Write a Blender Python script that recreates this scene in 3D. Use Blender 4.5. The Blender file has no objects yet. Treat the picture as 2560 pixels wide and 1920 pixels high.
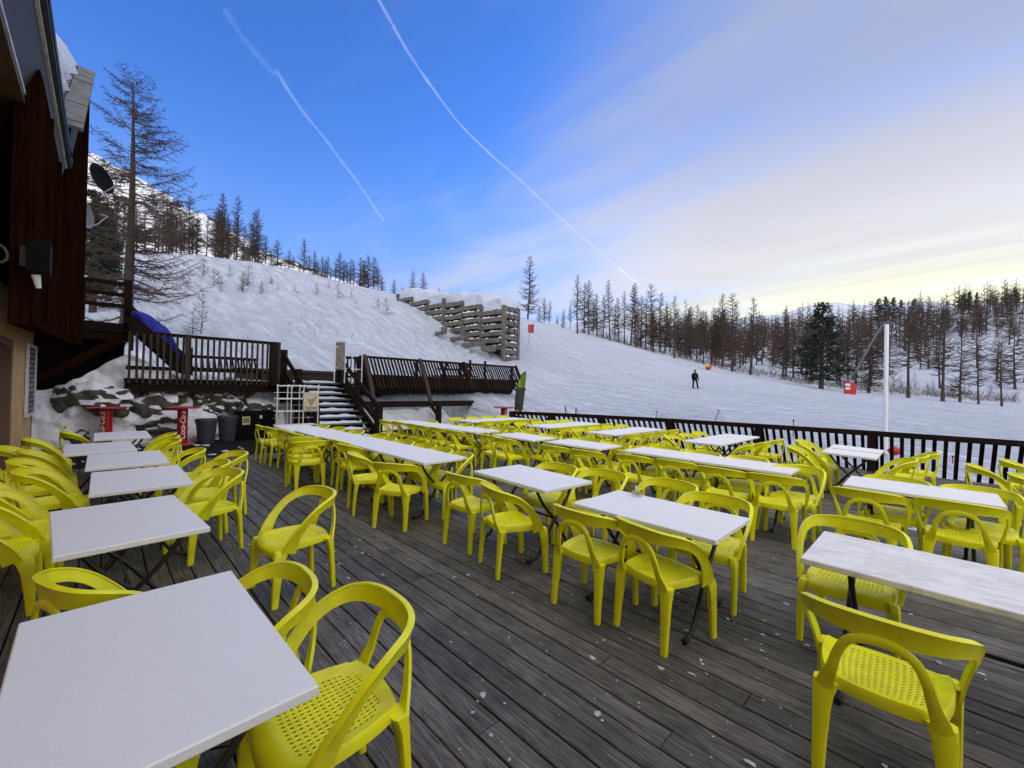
import bpy, bmesh, math, random
import numpy as np
from mathutils import Vector, Matrix
R = math.radians
random.seed(7)
SC = bpy.context.scene
COL = SC.collection

# ------------------------------------------------------------------ camera
FPX, YH, ROLL, TH = 1050.0, 970.0, R(-1.2), 44.3
HC = 1.69                                   # eye height above the deck
pit = math.atan((YH - 960) / FPX)
ROT = R(90 - TH)
_cr, _sr, _cp, _sp = math.cos(ROLL), math.sin(ROLL), math.cos(pit), math.sin(pit)
_cR, _sR = math.cos(ROT), math.sin(ROT)
def ray(px, py):
    x, y = px - 1280, py - 960
    x, y = _cr*x - _sr*y, _sr*x + _cr*y
    d = (x, _cp*FPX + _sp*y, _sp*FPX - _cp*y)
    return np.array([_cR*d[0]-_sR*d[1], _sR*d[0]+_cR*d[1], d[2]])/FPX
FWD = np.array([-_sR, _cR, 0.0]); RGT = np.array([_cR, _sR, 0.0])
def at_d(px, py, D):
    d = ray(px, py)
    return np.array([0, 0, HC]) + d*(D/np.dot(d, FWD))
def W(X, Y, Z=0.0):                          # camera-aligned ground coordinates to world
    p = RGT*X + FWD*Y
    return Vector((p[0], p[1], Z))
cam = bpy.data.cameras.new('camera')
cam.sensor_width = 36.0; cam.lens = FPX/2560*36.0
cam.clip_start = 0.05; cam.clip_end = 20000
camo = bpy.data.objects.new('camera', cam); COL.objects.link(camo)
_ex = ray(1281, 960)-ray(1280, 960); _ey = ray(1280, 961)-ray(1280, 960); _ez = ray(1280, 960)
_ex, _ey, _ez = [v/np.linalg.norm(v) for v in (_ex, _ey, _ez)]
camo.matrix_world = Matrix(((_ex[0], -_ey[0], -_ez[0], 0), (_ex[1], -_ey[1], -_ez[1], 0),
                            (_ex[2], -_ey[2], -_ez[2], HC), (0, 0, 0, 1)))
SC.camera = camo

# ------------------------------------------------------------------ sky, sun, exposure
SUN_EL, SUN_ROT = R(5.0), R(6.3)
SUN_DIR = Vector((math.sin(SUN_ROT)*math.cos(SUN_EL), math.cos(SUN_ROT)*math.cos(SUN_EL), math.sin(SUN_EL)))
wd = bpy.data.worlds.new('World'); SC.world = wd; wd.use_nodes = True
def world_sky():
    nt = wd.node_tree; N = nt.nodes; L = nt.links; N.clear()
    out = N.new('ShaderNodeOutputWorld'); bg = N.new('ShaderNodeBackground')
    L.new(bg.outputs[0], out.inputs[0]); bg.inputs[1].default_value = 0.1
    sky = N.new('ShaderNodeTexSky'); sky.sky_type = 'NISHITA'; sky.sun_disc = False
    sky.sun_elevation = R(8); sky.sun_rotation = SUN_ROT
    sky.altitude = 2000; sky.air_density = 1.0; sky.dust_density = 0.6; sky.ozone_density = 4.0
    tc = N.new('ShaderNodeTexCoord')
    def vm(op, a, b=None):
        n = N.new('ShaderNodeVectorMath'); n.operation = op
        for i, v in enumerate((a, b)):
            if v is None: continue
            if hasattr(v, 'links'): L.new(v, n.inputs[i])
            else: n.inputs[i].default_value = v
        return n
    def ma(op, a, b=0.0, c=0.0, clamp=False):
        n = N.new('ShaderNodeMath'); n.operation = op; n.use_clamp = clamp
        for i, v in enumerate((a, b, c)):
            if hasattr(v, 'links'): L.new(v, n.inputs[i])
            else: n.inputs[i].default_value = v
        return n.outputs[0]
    def ramp(x, lo, hi):
        n = N.new('ShaderNodeMapRange'); n.interpolation_type = 'SMOOTHSTEP'
        L.new(x, n.inputs[0]); n.inputs[1].default_value = lo; n.inputs[2].default_value = hi
        return n.outputs[0]
    def mix(f, a, b):
        n = N.new('ShaderNodeMix'); n.data_type = 'RGBA'
        L.new(f, n.inputs[0])
        for i, v in ((6, a), (7, b)):
            if hasattr(v, 'links'): L.new(v, n.inputs[i])
            else: n.inputs[i].default_value = (*v, 1)
        return n.outputs[2]
    d = vm('NORMALIZE', tc.outputs['Generated']).outputs[0]
    sep = N.new('ShaderNodeSeparateXYZ'); L.new(d, sep.inputs[0]); z = sep.outputs[2]
    flat = vm('NORMALIZE', vm('MULTIPLY', d, (1, 1, 0)).outputs[0]).outputs[0]
    s = vm('DOT_PRODUCT', flat, (math.sin(SUN_ROT), math.cos(SUN_ROT), 0)).outputs['Value']
    # thin cloud layer seen on a plane high above
    zz = ma('MAXIMUM', z, 0.02)
    pl = vm('DIVIDE', d, None); cz = N.new('ShaderNodeCombineXYZ')
    zo = ma('ADD', zz, 0.10)
    for i in range(3): L.new(zo, cz.inputs[i])
    L.new(cz.outputs[0], pl.inputs[1])
    mp = N.new('ShaderNodeMapping'); mp.inputs['Rotation'].default_value = (0, 0, R(CLOUD_ROT)); mp.inputs['Scale'].default_value = (0.55, 1.7, 1)
    L.new(pl.outputs[0], mp.inputs[0])
    nz = N.new('ShaderNodeTexNoise'); nz.inputs['Scale'].default_value = 0.9; nz.inputs['Detail'].default_value = 6; nz.inputs['Roughness'].default_value = 0.55
    nz.inputs['Distortion'].default_value = 0.5
    L.new(mp.outputs[0], nz.inputs['Vector'])
    cl = nz.outputs[0]
    # deep blue away from the sun
    blue = vm('MULTIPLY', sky.outputs[0], (1.72, 2.08, 2.92)).outputs[0]
    low = ramp(z, 0.62, 0.0)
    paleb = mix(ramp(s, -0.2, 0.9), (2.1, 3.0, 4.7), (2.0, 2.45, 3.5))
    low2 = ma('MULTIPLY', ma('POWER', low, 1.6), 0.9)
    base = mix(low2, blue, paleb)
    # cream veil towards the sun
    n3 = N.new('ShaderNodeTexNoise'); n3.inputs['Scale'].default_value = 0.55; n3.inputs['Detail'].default_value = 4; n3.inputs['Distortion'].default_value = 0.8
    L.new(mp.outputs[0], n3.inputs['Vector'])
    sv = ma('ADD', s, ma('MULTIPLY', ma('SUBTRACT', cl, 0.5), 0.80))
    sv = ma('ADD', sv, ma('MULTIPLY', ma('SUBTRACT', n3.outputs[0], 0.5), 0.55))
    sv = ma('ADD', sv, ma('MULTIPLY', ramp(z, 0.75, 0.1), 0.06))
    veil = ma('MULTIPLY', ramp(sv, 0.42, 1.18), 0.92)
    vcol = mix(ramp(z, 0.56, 0.22), (2.75, 2.9, 3.4), (5.7, 5.3, 4.8))
    vcol = mix(ma('MULTIPLY', ramp(z, 0.26, 0.10), ramp(s, 0.55, 0.95)), vcol, (7.3, 7.0, 4.4))
    glow = ma('MULTIPLY', ramp(s, 0.86, 1.0), ramp(z, 0.34, 0.05))
    vcol = mix(glow, vcol, (8.4, 8.2, 4.5))
    c = mix(veil, base, vcol)
    # faint cirrus everywhere
    ci = ma('MULTIPLY', ma('MULTIPLY', ramp(cl, 0.44, 0.78), 0.55), ramp(s, -0.6, 0.6))
    c = mix(ci, c, (3.4, 3.75, 4.8))
    # added fill: unseen bright sky overhead and behind the viewer lifts the foreground
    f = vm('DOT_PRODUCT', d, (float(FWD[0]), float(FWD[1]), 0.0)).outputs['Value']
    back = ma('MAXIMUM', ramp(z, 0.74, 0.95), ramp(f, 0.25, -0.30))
    c = mix(back, c, FILL_SKY)
    L.new(c, bg.inputs[0])
CLOUD_ROT = 62
FILL_SKY = (9.4, 9.1, 9.2)
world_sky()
sl = bpy.data.lights.new('sun', 'SUN'); sl.energy = 0.6; sl.angle = R(1.0); sl.color = (1.0, 0.78, 0.5)
slo = bpy.data.objects.new('sun', sl); COL.objects.link(slo)
slo.rotation_euler = SUN_DIR.to_track_quat('Z', 'Y').to_euler(); slo.location = SUN_DIR*100
SC.view_settings.view_transform = 'Standard'
SC.view_settings.look = 'None'
SC.view_settings.gamma = 1.0
SC.view_settings.exposure = 0.72

# ------------------------------------------------------------------ materials
def mat(name, col, rough=0.6, metal=0.0, spec=0.5, var=0.0, vscale=6.0, bump=0.0, bscale=40.0, stretch=None, col2=None, emit=None):
    m = bpy.data.materials.new(name); m.use_nodes = True
    nt = m.node_tree; N = nt.nodes; L = nt.links
    b = N['Principled BSDF']
    b.inputs['Base Color'].default_value = (*col, 1); b.inputs['Roughness'].default_value = rough
    b.inputs['Metallic'].default_value = metal; b.inputs['Specular IOR Level'].default_value = spec
    tc = N.new('ShaderNodeTexCoord'); src = tc.outputs['Object']
    if stretch:
        mp = N.new('ShaderNodeMapping'); mp.inputs['Scale'].default_value = stretch; L.new(src, mp.inputs[0]); src = mp.outputs[0]
    if var > 0 or col2:
        nz = N.new('ShaderNodeTexNoise'); nz.inputs['Scale'].default_value = vscale; nz.inputs['Detail'].default_value = 5
        L.new(src, nz.inputs['Vector'])
        rp = N.new('ShaderNodeValToRGB'); rp.color_ramp.elements[0].position = 0.3; rp.color_ramp.elements[1].position = 0.7
        c1 = col2 if col2 else tuple(c*(1-var) for c in col)
        rp.color_ramp.elements[0].color = (*c1, 1); rp.color_ramp.elements[1].color = (*[min(1, c*(1+var*0.6)) for c in col], 1)
        L.new(nz.outputs[0], rp.inputs[0]); L.new(rp.outputs[0], b.inputs['Base Color'])
    if bump > 0:
        n2 = N.new('ShaderNodeTexNoise'); n2.inputs['Scale'].default_value = bscale; n2.inputs['Detail'].default_value = 4
        L.new(src, n2.inputs['Vector'])
        bp = N.new('ShaderNodeBump'); bp.inputs['Strength'].default_value = bump; bp.inputs['Distance'].default_value = 0.02
        L.new(n2.outputs[0], bp.inputs['Height']); L.new(bp.outputs[0], b.inputs['Normal'])
    return m

# ------------------------------------------------------------------ mesh builder
class MB:
    def __init__(s): s.v = []; s.f = []
    def add(s, vs, fs):
        o = len(s.v); s.v += [tuple(map(float, p)) for p in vs]; s.f += [tuple(i+o for i in f) for f in fs]; return s
    def box(s, c, size, rot=0.0, tilt=None, bev=0.0):
        hx, hy, hz = [q/2 for q in size]
        if bev > 0:
            b = bev; vs = []; fs = []
            for zz, k in ((-hz, 1), (-hz+b, 0), (hz-b, 0), (hz, 1)):
                for x, y in ((-1, -1), (1, -1), (1, 1), (-1, 1)):
                    vs += [(x*(hx-b*k), y*(hy-b*k), zz)]
            fs = [(3, 2, 1, 0), (12, 13, 14, 15)]
            for r in range(3):
                for i in range(4):
                    fs.append((r*4+i, r*4+(i+1) % 4, r*4+4+(i+1) % 4, r*4+4+i))
        else:
            vs = [(x, y, z) for z in (-hz, hz) for x, y in ((-hx, -hy), (hx, -hy), (hx, hy), (-hx, hy))]
            fs = [(3, 2, 1, 0), (4, 5, 6, 7), (0, 1, 5, 4), (1, 2, 6, 5), (2, 3, 7, 6), (3, 0, 4, 7)]
        M = Matrix.Translation(Vector(c)) @ Matrix.Rotation(rot, 4, 'Z')
        if tilt is not None: M = M @ tilt.to_4x4()
        return s.add([M @ Vector(v) for v in vs], fs)
    def bar(s, a, b, w, h, up=(0, 0, 1), bev=0.0):
        """square timber from a to b, w across, h along 'up'"""
        a = Vector(a); b = Vector(b); d = b-a; n = d.length; d = d/n
        u = Vector(up); u = u-d*u.dot(d)
        if u.length < 1e-5: u = Vector((1, 0, 0)); u = u-d*u.dot(d)
        u.normalize(); r = d.cross(u)
        M = Matrix((r, d, u)).transposed()
        return s.box((a+b)/2, (w, n, h), 0, M, bev)
    def tube(s, pts, rad, n=8, cap=True, closed=False):
        P = [Vector(p) for p in pts]; k = len(P)
        if not isinstance(rad, (list, tuple)): rad = [rad]*k
        vs = []; prev = None
        for i, p in enumerate(P):
            a = P[i-1] if (i > 0 or closed) else p; b = P[(i+1) % k] if (i < k-1 or closed) else p
            t = (b-a).normalized()
            if prev is None:
                u = t.cross(Vector((0, 0, 1)))
                if u.length < 1e-3: u = t.cross(Vector((1, 0, 0)))
            else: u = prev - t*prev.dot(t)
            u.normalize(); prev = u; w = t.cross(u)
            for j in range(n):
                an = 2*math.pi*j/n
                vs.append(p + (u*math.cos(an)+w*math.sin(an))*rad[i])
        fs = []
        for i in range(k if closed else k-1):
            for j in range(n):
                fs.append((i*n+j, i*n+(j+1) % n, ((i+1) % k)*n+(j+1) % n, ((i+1) % k)*n+j))
        if cap and not closed: fs += [tuple(reversed(range(n))), tuple(range((k-1)*n, k*n))]
        return s.add(vs, fs)
    def lathe(s, prof, n=24, c=(0, 0, 0)):
        vs = []
        for r, z in prof:
            for j in range(n):
                a = 2*math.pi*j/n; vs.append((c[0]+r*math.cos(a), c[1]+r*math.sin(a), c[2]+z))
        fs = [(i*n+j, i*n+(j+1) % n, (i+1)*n+(j+1) % n, (i+1)*n+j) for i in range(len(prof)-1) for j in range(n)]
        fs += [tuple(reversed(range(n))), tuple(range((len(prof)-1)*n, len(prof)*n))]
        return s.add(vs, fs)
    def loft(s, rings, cap=True):
        n = len(rings[0]); vs = [p for r in rings for p in r]
        fs = [(i*n+j, i*n+(j+1) % n, (i+1)*n+(j+1) % n, (i+1)*n+j) for i in range(len(rings)-1) for j in range(n)]
        if cap: fs += [tuple(reversed(range(n))), tuple(range((len(rings)-1)*n, len(rings)*n))]
        return s.add(vs, fs)
    def prism(s, poly, z0, z1):
        n = len(poly); vs = [(x, y, z0) for x, y in poly]+[(x, y, z1) for x, y in poly]
        fs = [tuple(reversed(range(n))), tuple(range(n, 2*n))]+[(i, (i+1) % n, n+(i+1) % n, n+i) for i in range(n)]
        return s.add(vs, fs)
    def blob(s, c, r, seed=0, sub=2, amp=0.25, freq=1.5):
        bm = bmesh.new(); bmesh.ops.create_icosphere(bm, subdivisions=sub, radius=1.0)
        from mathutils import noise
        o = len(s.v); off = Vector((seed*3.17, seed*1.3, seed*7.1))
        vs = []
        for v in bm.verts:
            q = v.co*(1+amp*(noise.noise(v.co*freq+off)*1.2+0.5*noise.noise(v.co*freq*2.3+off)))
            vs.append((c[0]+q.x*r[0], c[1]+q.y*r[1], c[2]+q.z*r[2]))
        fs = [tuple(v.index for v in f.verts) for f in bm.faces]; bm.free()
        return s.add(vs, fs)
    def mesh(s, name, m, smooth=None):
        me = bpy.data.meshes.new(name); me.from_pydata(s.v, [], s.f); me.update()
        if m: me.materials.append(m)
        if smooth is not None:
            me.polygons.foreach_set('use_smooth', [True]*len(me.polygons))
            if smooth < 179: me.set_sharp_from_angle(angle=R(smooth))
        return me
    def build(s, name, m, parent=None, smooth=None):
        o = bpy.data.objects.new(name, s.mesh(name, m, smooth)); COL.objects.link(o)
        if parent: o.parent = parent
        return o

def tag(o, label=None, cat=None, group=None, kind=None):
    if label: o['label'] = label
    if cat: o['category'] = cat
    if group: o['group'] = group
    if kind: o['kind'] = kind
    return o
def thing(name, label, cat, loc=(0, 0, 0), rz=0.0, group=None):
    o = bpy.data.objects.new(name, None); COL.objects.link(o); o.empty_display_size = 0.1
    o.location = loc; o.rotation_euler = (0, 0, rz)
    return tag(o, label, cat, group)
def inst(name, me, parent=None):
    o = bpy.data.objects.new(name, me); COL.objects.link(o)
    if parent: o.parent = parent
    return o
KIDS = {}
def copy_tree(o, parent=None):
    c = o.copy(); COL.objects.link(c)
    c.parent = parent
    for ch in o.children: copy_tree(ch, c)
    return c
def catmull(P, n):
    P = [np.array(p, float) for p in P]; out = []
    for i in range(len(P)-1):
        a = P[max(i-1, 0)]; b = P[i]; c = P[i+1]; d = P[min(i+2, len(P)-1)]
        for k in range(n):
            t = k/n
            out.append(0.5*((2*b)+(-a+c)*t+(2*a-5*b+4*c-d)*t*t+(-a+3*b-3*c+d)*t**3))
    out.append(P[-1]); return out

def wood_mat(name, c1, c2, rough=0.75, spec=0.3, sc=(0.6, 14, 14), rnd=0.35, bump=0.5):
    """weathered timber: grain stretched along local x, shade differs from board to board"""
    m = bpy.data.materials.new(name); m.use_nodes = True; nt = m.node_tree; N = nt.nodes; L = nt.links; b = N['Principled BSDF']
    b.inputs['Roughness'].default_value = rough; b.inputs['Specular IOR Level'].default_value = spec
    g = N.new('ShaderNodeNewGeometry'); tc = N.new('ShaderNodeTexCoord')
    ad = N.new('ShaderNodeVectorMath'); ad.operation = 'ADD'
    sc2 = N.new('ShaderNodeVectorMath'); sc2.operation = 'SCALE'; sc2.inputs[0].default_value = (13, 7, 3)
    L.new(g.outputs['Random Per Island'], sc2.inputs['Scale']); L.new(tc.outputs['Object'], ad.inputs[0]); L.new(sc2.outputs[0], ad.inputs[1])
    mp = N.new('ShaderNodeMapping'); mp.inputs['Scale'].default_value = sc; L.new(ad.outputs[0], mp.inputs[0])
    nz = N.new('ShaderNodeTexNoise'); nz.inputs['Scale'].default_value = 2.2; nz.inputs['Detail'].default_value = 7; nz.inputs['Distortion'].default_value = 1.2
    L.new(mp.outputs[0], nz.inputs['Vector'])
    rp = N.new('ShaderNodeValToRGB'); rp.color_ramp.elements[0].position = 0.32; rp.color_ramp.elements[1].position = 0.7
    rp.color_ramp.elements[0].color = (*c1, 1); rp.color_ramp.elements[1].color = (*c2, 1); L.new(nz.outputs[0], rp.inputs[0])
    hs = N.new('ShaderNodeHueSaturation'); L.new(rp.outputs[0], hs.inputs['Color'])
    mr = N.new('ShaderNodeMapRange'); L.new(g.outputs['Random Per Island'], mr.inputs[0]); mr.inputs[3].default_value = 1-rnd; mr.inputs[4].default_value = 1+rnd
    L.new(mr.outputs[0], hs.inputs['Value']); L.new(hs.outputs[0], b.inputs['Base Color'])
    bp = N.new('ShaderNodeBump'); bp.inputs['Strength'].default_value = bump; bp.inputs['Distance'].default_value = 0.006
    L.new(nz.outputs[0], bp.inputs['Height']); L.new(bp.outputs[0], b.inputs['Normal'])
    return m, hs, rp

M_dark = wood_mat('dark_stained_timber', (0.008, 0.005, 0.004), (0.024, 0.014, 0.010), rnd=0.4, spec=0.08)[0]
M_darkv = wood_mat('dark_stained_upright', (0.008, 0.005, 0.004), (0.026, 0.016, 0.011), sc=(14, 14, 0.6), rnd=0.4, spec=0.08)[0]
M_brown = wood_mat('red_brown_timber', (0.008, 0.003, 0.0015), (0.028, 0.010, 0.005), sc=(12, 12, 0.5), rnd=0.35, spec=0.0)[0]
M_greyw = wood_mat('weathered_grey_brown', (0.018, 0.013, 0.010), (0.065, 0.048, 0.036), sc=(14, 14, 0.6), rnd=0.3)[0]
M_steel = mat('black_painted_steel', (0.012, 0.012, 0.013), 0.35)
M_rubber = mat('black_rubber', (0.012, 0.012, 0.012), 0.8)
M_white = mat('white_painted_metal', (0.75, 0.75, 0.76), 0.35)
M_galv = mat('galvanised_steel', (0.42, 0.43, 0.44), 0.4, 0.7, var=0.2, vscale=12)

TRACK_ROT = -75.7
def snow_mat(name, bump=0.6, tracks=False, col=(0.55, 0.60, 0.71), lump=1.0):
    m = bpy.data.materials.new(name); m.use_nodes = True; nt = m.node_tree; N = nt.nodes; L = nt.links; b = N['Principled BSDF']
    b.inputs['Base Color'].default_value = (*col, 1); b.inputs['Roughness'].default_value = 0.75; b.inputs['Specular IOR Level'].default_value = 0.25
    tc = N.new('ShaderNodeTexCoord')
    n1 = N.new('ShaderNodeTexNoise'); n1.inputs['Scale'].default_value = 2.2*lump; n1.inputs['Detail'].default_value = 8; n1.inputs['Roughness'].default_value = 0.6
    L.new(tc.outputs['Object'], n1.inputs['Vector'])
    # trodden patches are rough, wind-packed ones nearly smooth
    n0 = N.new('ShaderNodeTexNoise'); n0.inputs['Scale'].default_value = 0.16*lump; n0.inputs['Detail'].default_value = 3; L.new(tc.outputs['Object'], n0.inputs['Vector'])
    r0 = N.new('ShaderNodeMapRange'); r0.inputs[1].default_value = 0.42; r0.inputs[2].default_value = 0.64; r0.inputs[3].default_value = 0.12; r0.inputs[4].default_value = 1.25; L.new(n0.outputs[0], r0.inputs[0])
    mm = N.new('ShaderNodeMath'); mm.operation = 'MULTIPLY'; L.new(n1.outputs[0], mm.inputs[0]); L.new(r0.outputs[0], mm.inputs[1])
    h = mm.outputs[0]
    if tracks:
        mp = N.new('ShaderNodeMapping'); mp.inputs['Rotation'].default_value = (0, 0, R(-TRACK_ROT)); mp.inputs['Scale'].default_value = (0.06, 1.6, 1)
        L.new(tc.outputs['Object'], mp.inputs[0])
        n2 = N.new('ShaderNodeTexNoise'); n2.inputs['Scale'].default_value = 0.9; n2.inputs['Detail'].default_value = 8; n2.inputs['Roughness'].default_value = 0.65; n2.inputs['Distortion'].default_value = 0.6
        L.new(mp.outputs[0], n2.inputs['Vector'])
        ad = N.new('ShaderNodeMath'); ad.operation = 'MULTIPLY_ADD'; L.new(n2.outputs[0], ad.inputs[0]); ad.inputs[1].default_value = 2.4; L.new(h, ad.inputs[2])
        h = ad.outputs[0]
    bp = N.new('ShaderNodeBump'); bp.inputs['Strength'].default_value = bump; bp.inputs['Distance'].default_value = 0.35
    L.new(h, bp.inputs['Height']); L.new(bp.outputs[0], b.inputs['Normal'])
    return m
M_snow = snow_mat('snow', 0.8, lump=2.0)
M_bank = snow_mat('lightened_bank_snow', 0.5, lump=2.0, col=(0.86, 0.87, 0.90))  # snow colour lightened to make up for shade under terrace and building
def add_text(name, body, size, m, parent=None, loc=(0, 0, 0), rot=(0, 0, 0), shear=0.0, bold=0.0, bend=None, align='CENTER', ext=0.002):
    cu = bpy.data.curves.new(name, 'FONT'); cu.body = body; cu.size = size; cu.extrude = ext; cu.shear = shear; cu.offset = bold; cu.align_x = align; cu.align_y = 'CENTER'
    ob = bpy.data.objects.new(name, cu); COL.objects.link(ob)
    dg = bpy.context.evaluated_depsgraph_get(); dg.update()
    me = bpy.data.meshes.new_from_object(ob.evaluated_get(dg)); bpy.data.objects.remove(ob)
    M = Matrix.Translation(Vector(loc)) @ __import__('mathutils').Euler(rot).to_matrix().to_4x4()
    if bend is None: me.transform(M)
    else: bend(me)
    me.materials.clear(); me.materials.append(m); me.name = name
    o = bpy.data.objects.new(name, me); COL.objects.link(o)
    if parent: o.parent = parent
    return o

# ------------------------------------------------------------------ terrain: one snow sheet from the terrace to the far hills
def TP(px, py, D): return (px, py, D)
CTRL = [  # photo-derived survey points: bearing, height angle, distance in metres
 (2560,1230,11),(2560,1120,17),(2560,1060,27),(2540,1030,38),(2480,1016,47),(2400,1008,52),(2271,996,52),(2160,984,56),(2050,972,58),(1960,956,60),
 (1880,942,60),(1790,922,60),(1700,903,60),(1560,866,60),(1450,840,58),(1400,826,56),(1345,819,54),(1318,814,54),
 (1735,972,39),(1318,877,42),(1500,955,34),(1400,905,44),(1600,930,46),(1900,975,40),(2100,1000,36),(2300,1035,30),
 (2213,1142,13),(1900,1095,15),(1650,1070,16.5),(1450,1050,17.5),(1330,1035,18.5),(1750,1040,21),(1500,1012,24),(1340,985,26),(1400,960,33),
 (1292,893,38),(1240,880,38),(1180,866,38),(1120,846,39),(1060,815,40),(1010,780,42),(1290,940,30),(1200,915,31),(1100,900,32),(1290,985,22),
 (900,962,18.5),(800,960,18.5),(700,955,18.5),(560,935,18.0),(440,925,18.0),(320,915,18.5),(1000,965,19.5),(1100,965,20),(1200,968,21),
 (700,890,23),(700,800,32),(850,850,31),(950,850,33),(560,850,26),(560,760,36),(450,800,29),(420,760,35),(330,770,30),(260,780,30),
 (330,690,40),(430,690,41),(850,760,40),(700,735,41),(950,775,41),
 (330,640,47),(430,652,47),(560,660,47),(640,676,46),(700,694,46),(770,708,46),(830,716,46),(900,728,46),(960,742,46),(1000,752,46),
 (230,650,46),(140,660,46),
 (1100,765,45),(1180,790,44),(1260,815,43),(1100,748,54),(1200,768,54),(1280,792,54),(1200,768,66),(1000,745,60),
 (430,640,75),(700,690,75),(960,735,75),(230,630,75),(1318,812,80),(1450,836,80),(1600,868,85),(1750,898,85),(1880,925,80),(2050,955,80),(2271,975,75),(2450,985,75),(2560,1000,70),
 (1318,812,150),(1450,840,140),(1650,865,150),(1850,880,150),(2050,900,120),(2200,935,100),(2330,925,100),(2450,905,100),(2560,900,95),(2560,860,130),(2440,852,130),(2330,860,140),(2200,860,160),
 (1500,815,260),(1700,838,250),(1900,800,270),(2050,792,300),(2200,790,260),(2400,765,240),(2560,752,220),(1318,805,300),(960,740,200),(700,690,200),(430,640,200),(200,620,200),(2700,760,220),(3200,800,220),(4200,800,240),
 (2700,1240,11),(3100,1300,10),(4200,1500,10),(3000,1090,30),(3600,1090,30),(3000,1000,80),(4000,1000,80),(-300,700,46),(-900,800,40),(-300,900,20),(-900,950,20),
]
def _polar(px, py, D):
    d = ray(px, py); f = float(np.dot(d, FWD)); r = float(np.dot(d, RGT))
    return math.atan2(r, f), math.log(D*math.hypot(r, f)/f/10.0), d[2]/math.hypot(r, f)
_cp_ = np.array([_polar(*c) for c in CTRL])
KX = 1.6
_X = np.c_[_cp_[:, 0]*KX, _cp_[:, 1]]
def _phi(r): return np.where(r > 1e-9, r*r*np.log(np.maximum(r, 1e-9)), 0)
def _fit():
    n = len(_X); K = _phi(np.linalg.norm(_X[:, None]-_X[None], axis=2))+np.eye(n)*2e-4
    P = np.c_[np.ones(n), _X]; A = np.block([[K, P], [P.T, np.zeros((3, 3))]])
    return np.linalg.solve(A, np.r_[_cp_[:, 2], 0, 0, 0])
_w = _fit()
def terr_tan(th, lr):
    q = np.c_[np.ravel(th)*KX, np.ravel(lr)]; out = np.zeros(len(q))
    for a in range(0, len(q), 4000):
        c = q[a:a+4000]; out[a:a+4000] = _phi(np.linalg.norm(c[:, None]-_X[None], axis=2)) @ _w[:-3] + _w[-3] + c @ _w[-2:]
    return out.reshape(np.shape(th))
RAILP = [(-10.3, 10.1), (-7.47, 11.25), (-5.5, 11.8), (-3.3, 12.1), (-1.1, 12.35), (1.4, 12.35), (6.0, 12.35)]
def rail_v(u):
    us = [p[0] for p in RAILP]; vs = [p[1] for p in RAILP]
    return np.interp(u, us, vs)
def _ss(x, a, b):
    t = np.clip((x-a)/(b-a), 0, 1); return t*t*(3-2*t)
def terr_z(u, v, relief=True):
    u = np.asarray(u, float); v = np.asarray(v, float)
    X = u*RGT[0]+v*RGT[1]; Y = u*FWD[0]+v*FWD[1]
    th = np.arctan2(X, np.maximum(Y, 1e-3)); th = np.where(Y <= 0.01, np.sign(X)*1.5, th); th = np.clip(th, -1.0, 1.25)
    r = np.hypot(X, Y); lr = np.log(np.clip(r, 9.5, 330)/10.0)
    z = HC + terr_tan(th, lr)*np.clip(r, 9.5, 330)
    z = np.where(r > 330, z+(r-330)*0.02, z)
    # keep clear below the decks and the building
    inl = _ss(u, -15.4, -14.6)*(1-_ss(v-rail_v(u), 0.25, 1.6))
    z = z*(1-inl) + np.minimum(z, -0.75)*inl
    up = _ss(u, -19.5, -18.6)*(1-_ss(u, -15.0, -14.2))*_ss(v, -3.0, -1.5)*(1-_ss(v, 14.2, 15.5))
    z = z*(1-up)+np.minimum(z, 1.55)*up
    return z
def relief(u, v, z):
    """trodden lumps on the left bank, ruts on the piste: small real height changes"""
    from mathutils import noise
    out = np.zeros(len(u))
    for i in range(len(u)):
        p = Vector((u[i], v[i], 0))
        X = u[i]*RGT[0]+v[i]*RGT[1]; Y = u[i]*FWD[0]+v[i]*FWD[1]; r = math.hypot(X, Y)
        if r > 90 or r < 9: continue
        k = noise.noise(p*0.35)
        lump = noise.noise(p*1.7)*0.5+noise.noise(p*3.6+Vector((9, 0, 0)))*0.35+abs(noise.noise(p*0.9))*0.5
        bank = max(0.0, min(1.0, (-X/Y+0.02)*8)) if Y > 1 else 0
        mask = max(0.0, min(1.0, 0.35+1.6*noise.noise(p*0.12+Vector((3, 5, 0)))))
        a = bank*mask*0.50+0.06
        near = (max(0.0, 1-abs(r-22)/9)*0.16*max(0, min(1, 0.9-X/Y*1.6))+0.03)*(1-bank)
        out[i] = lump*(a+near)+k*0.12*(0.3+bank)
    return out
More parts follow.
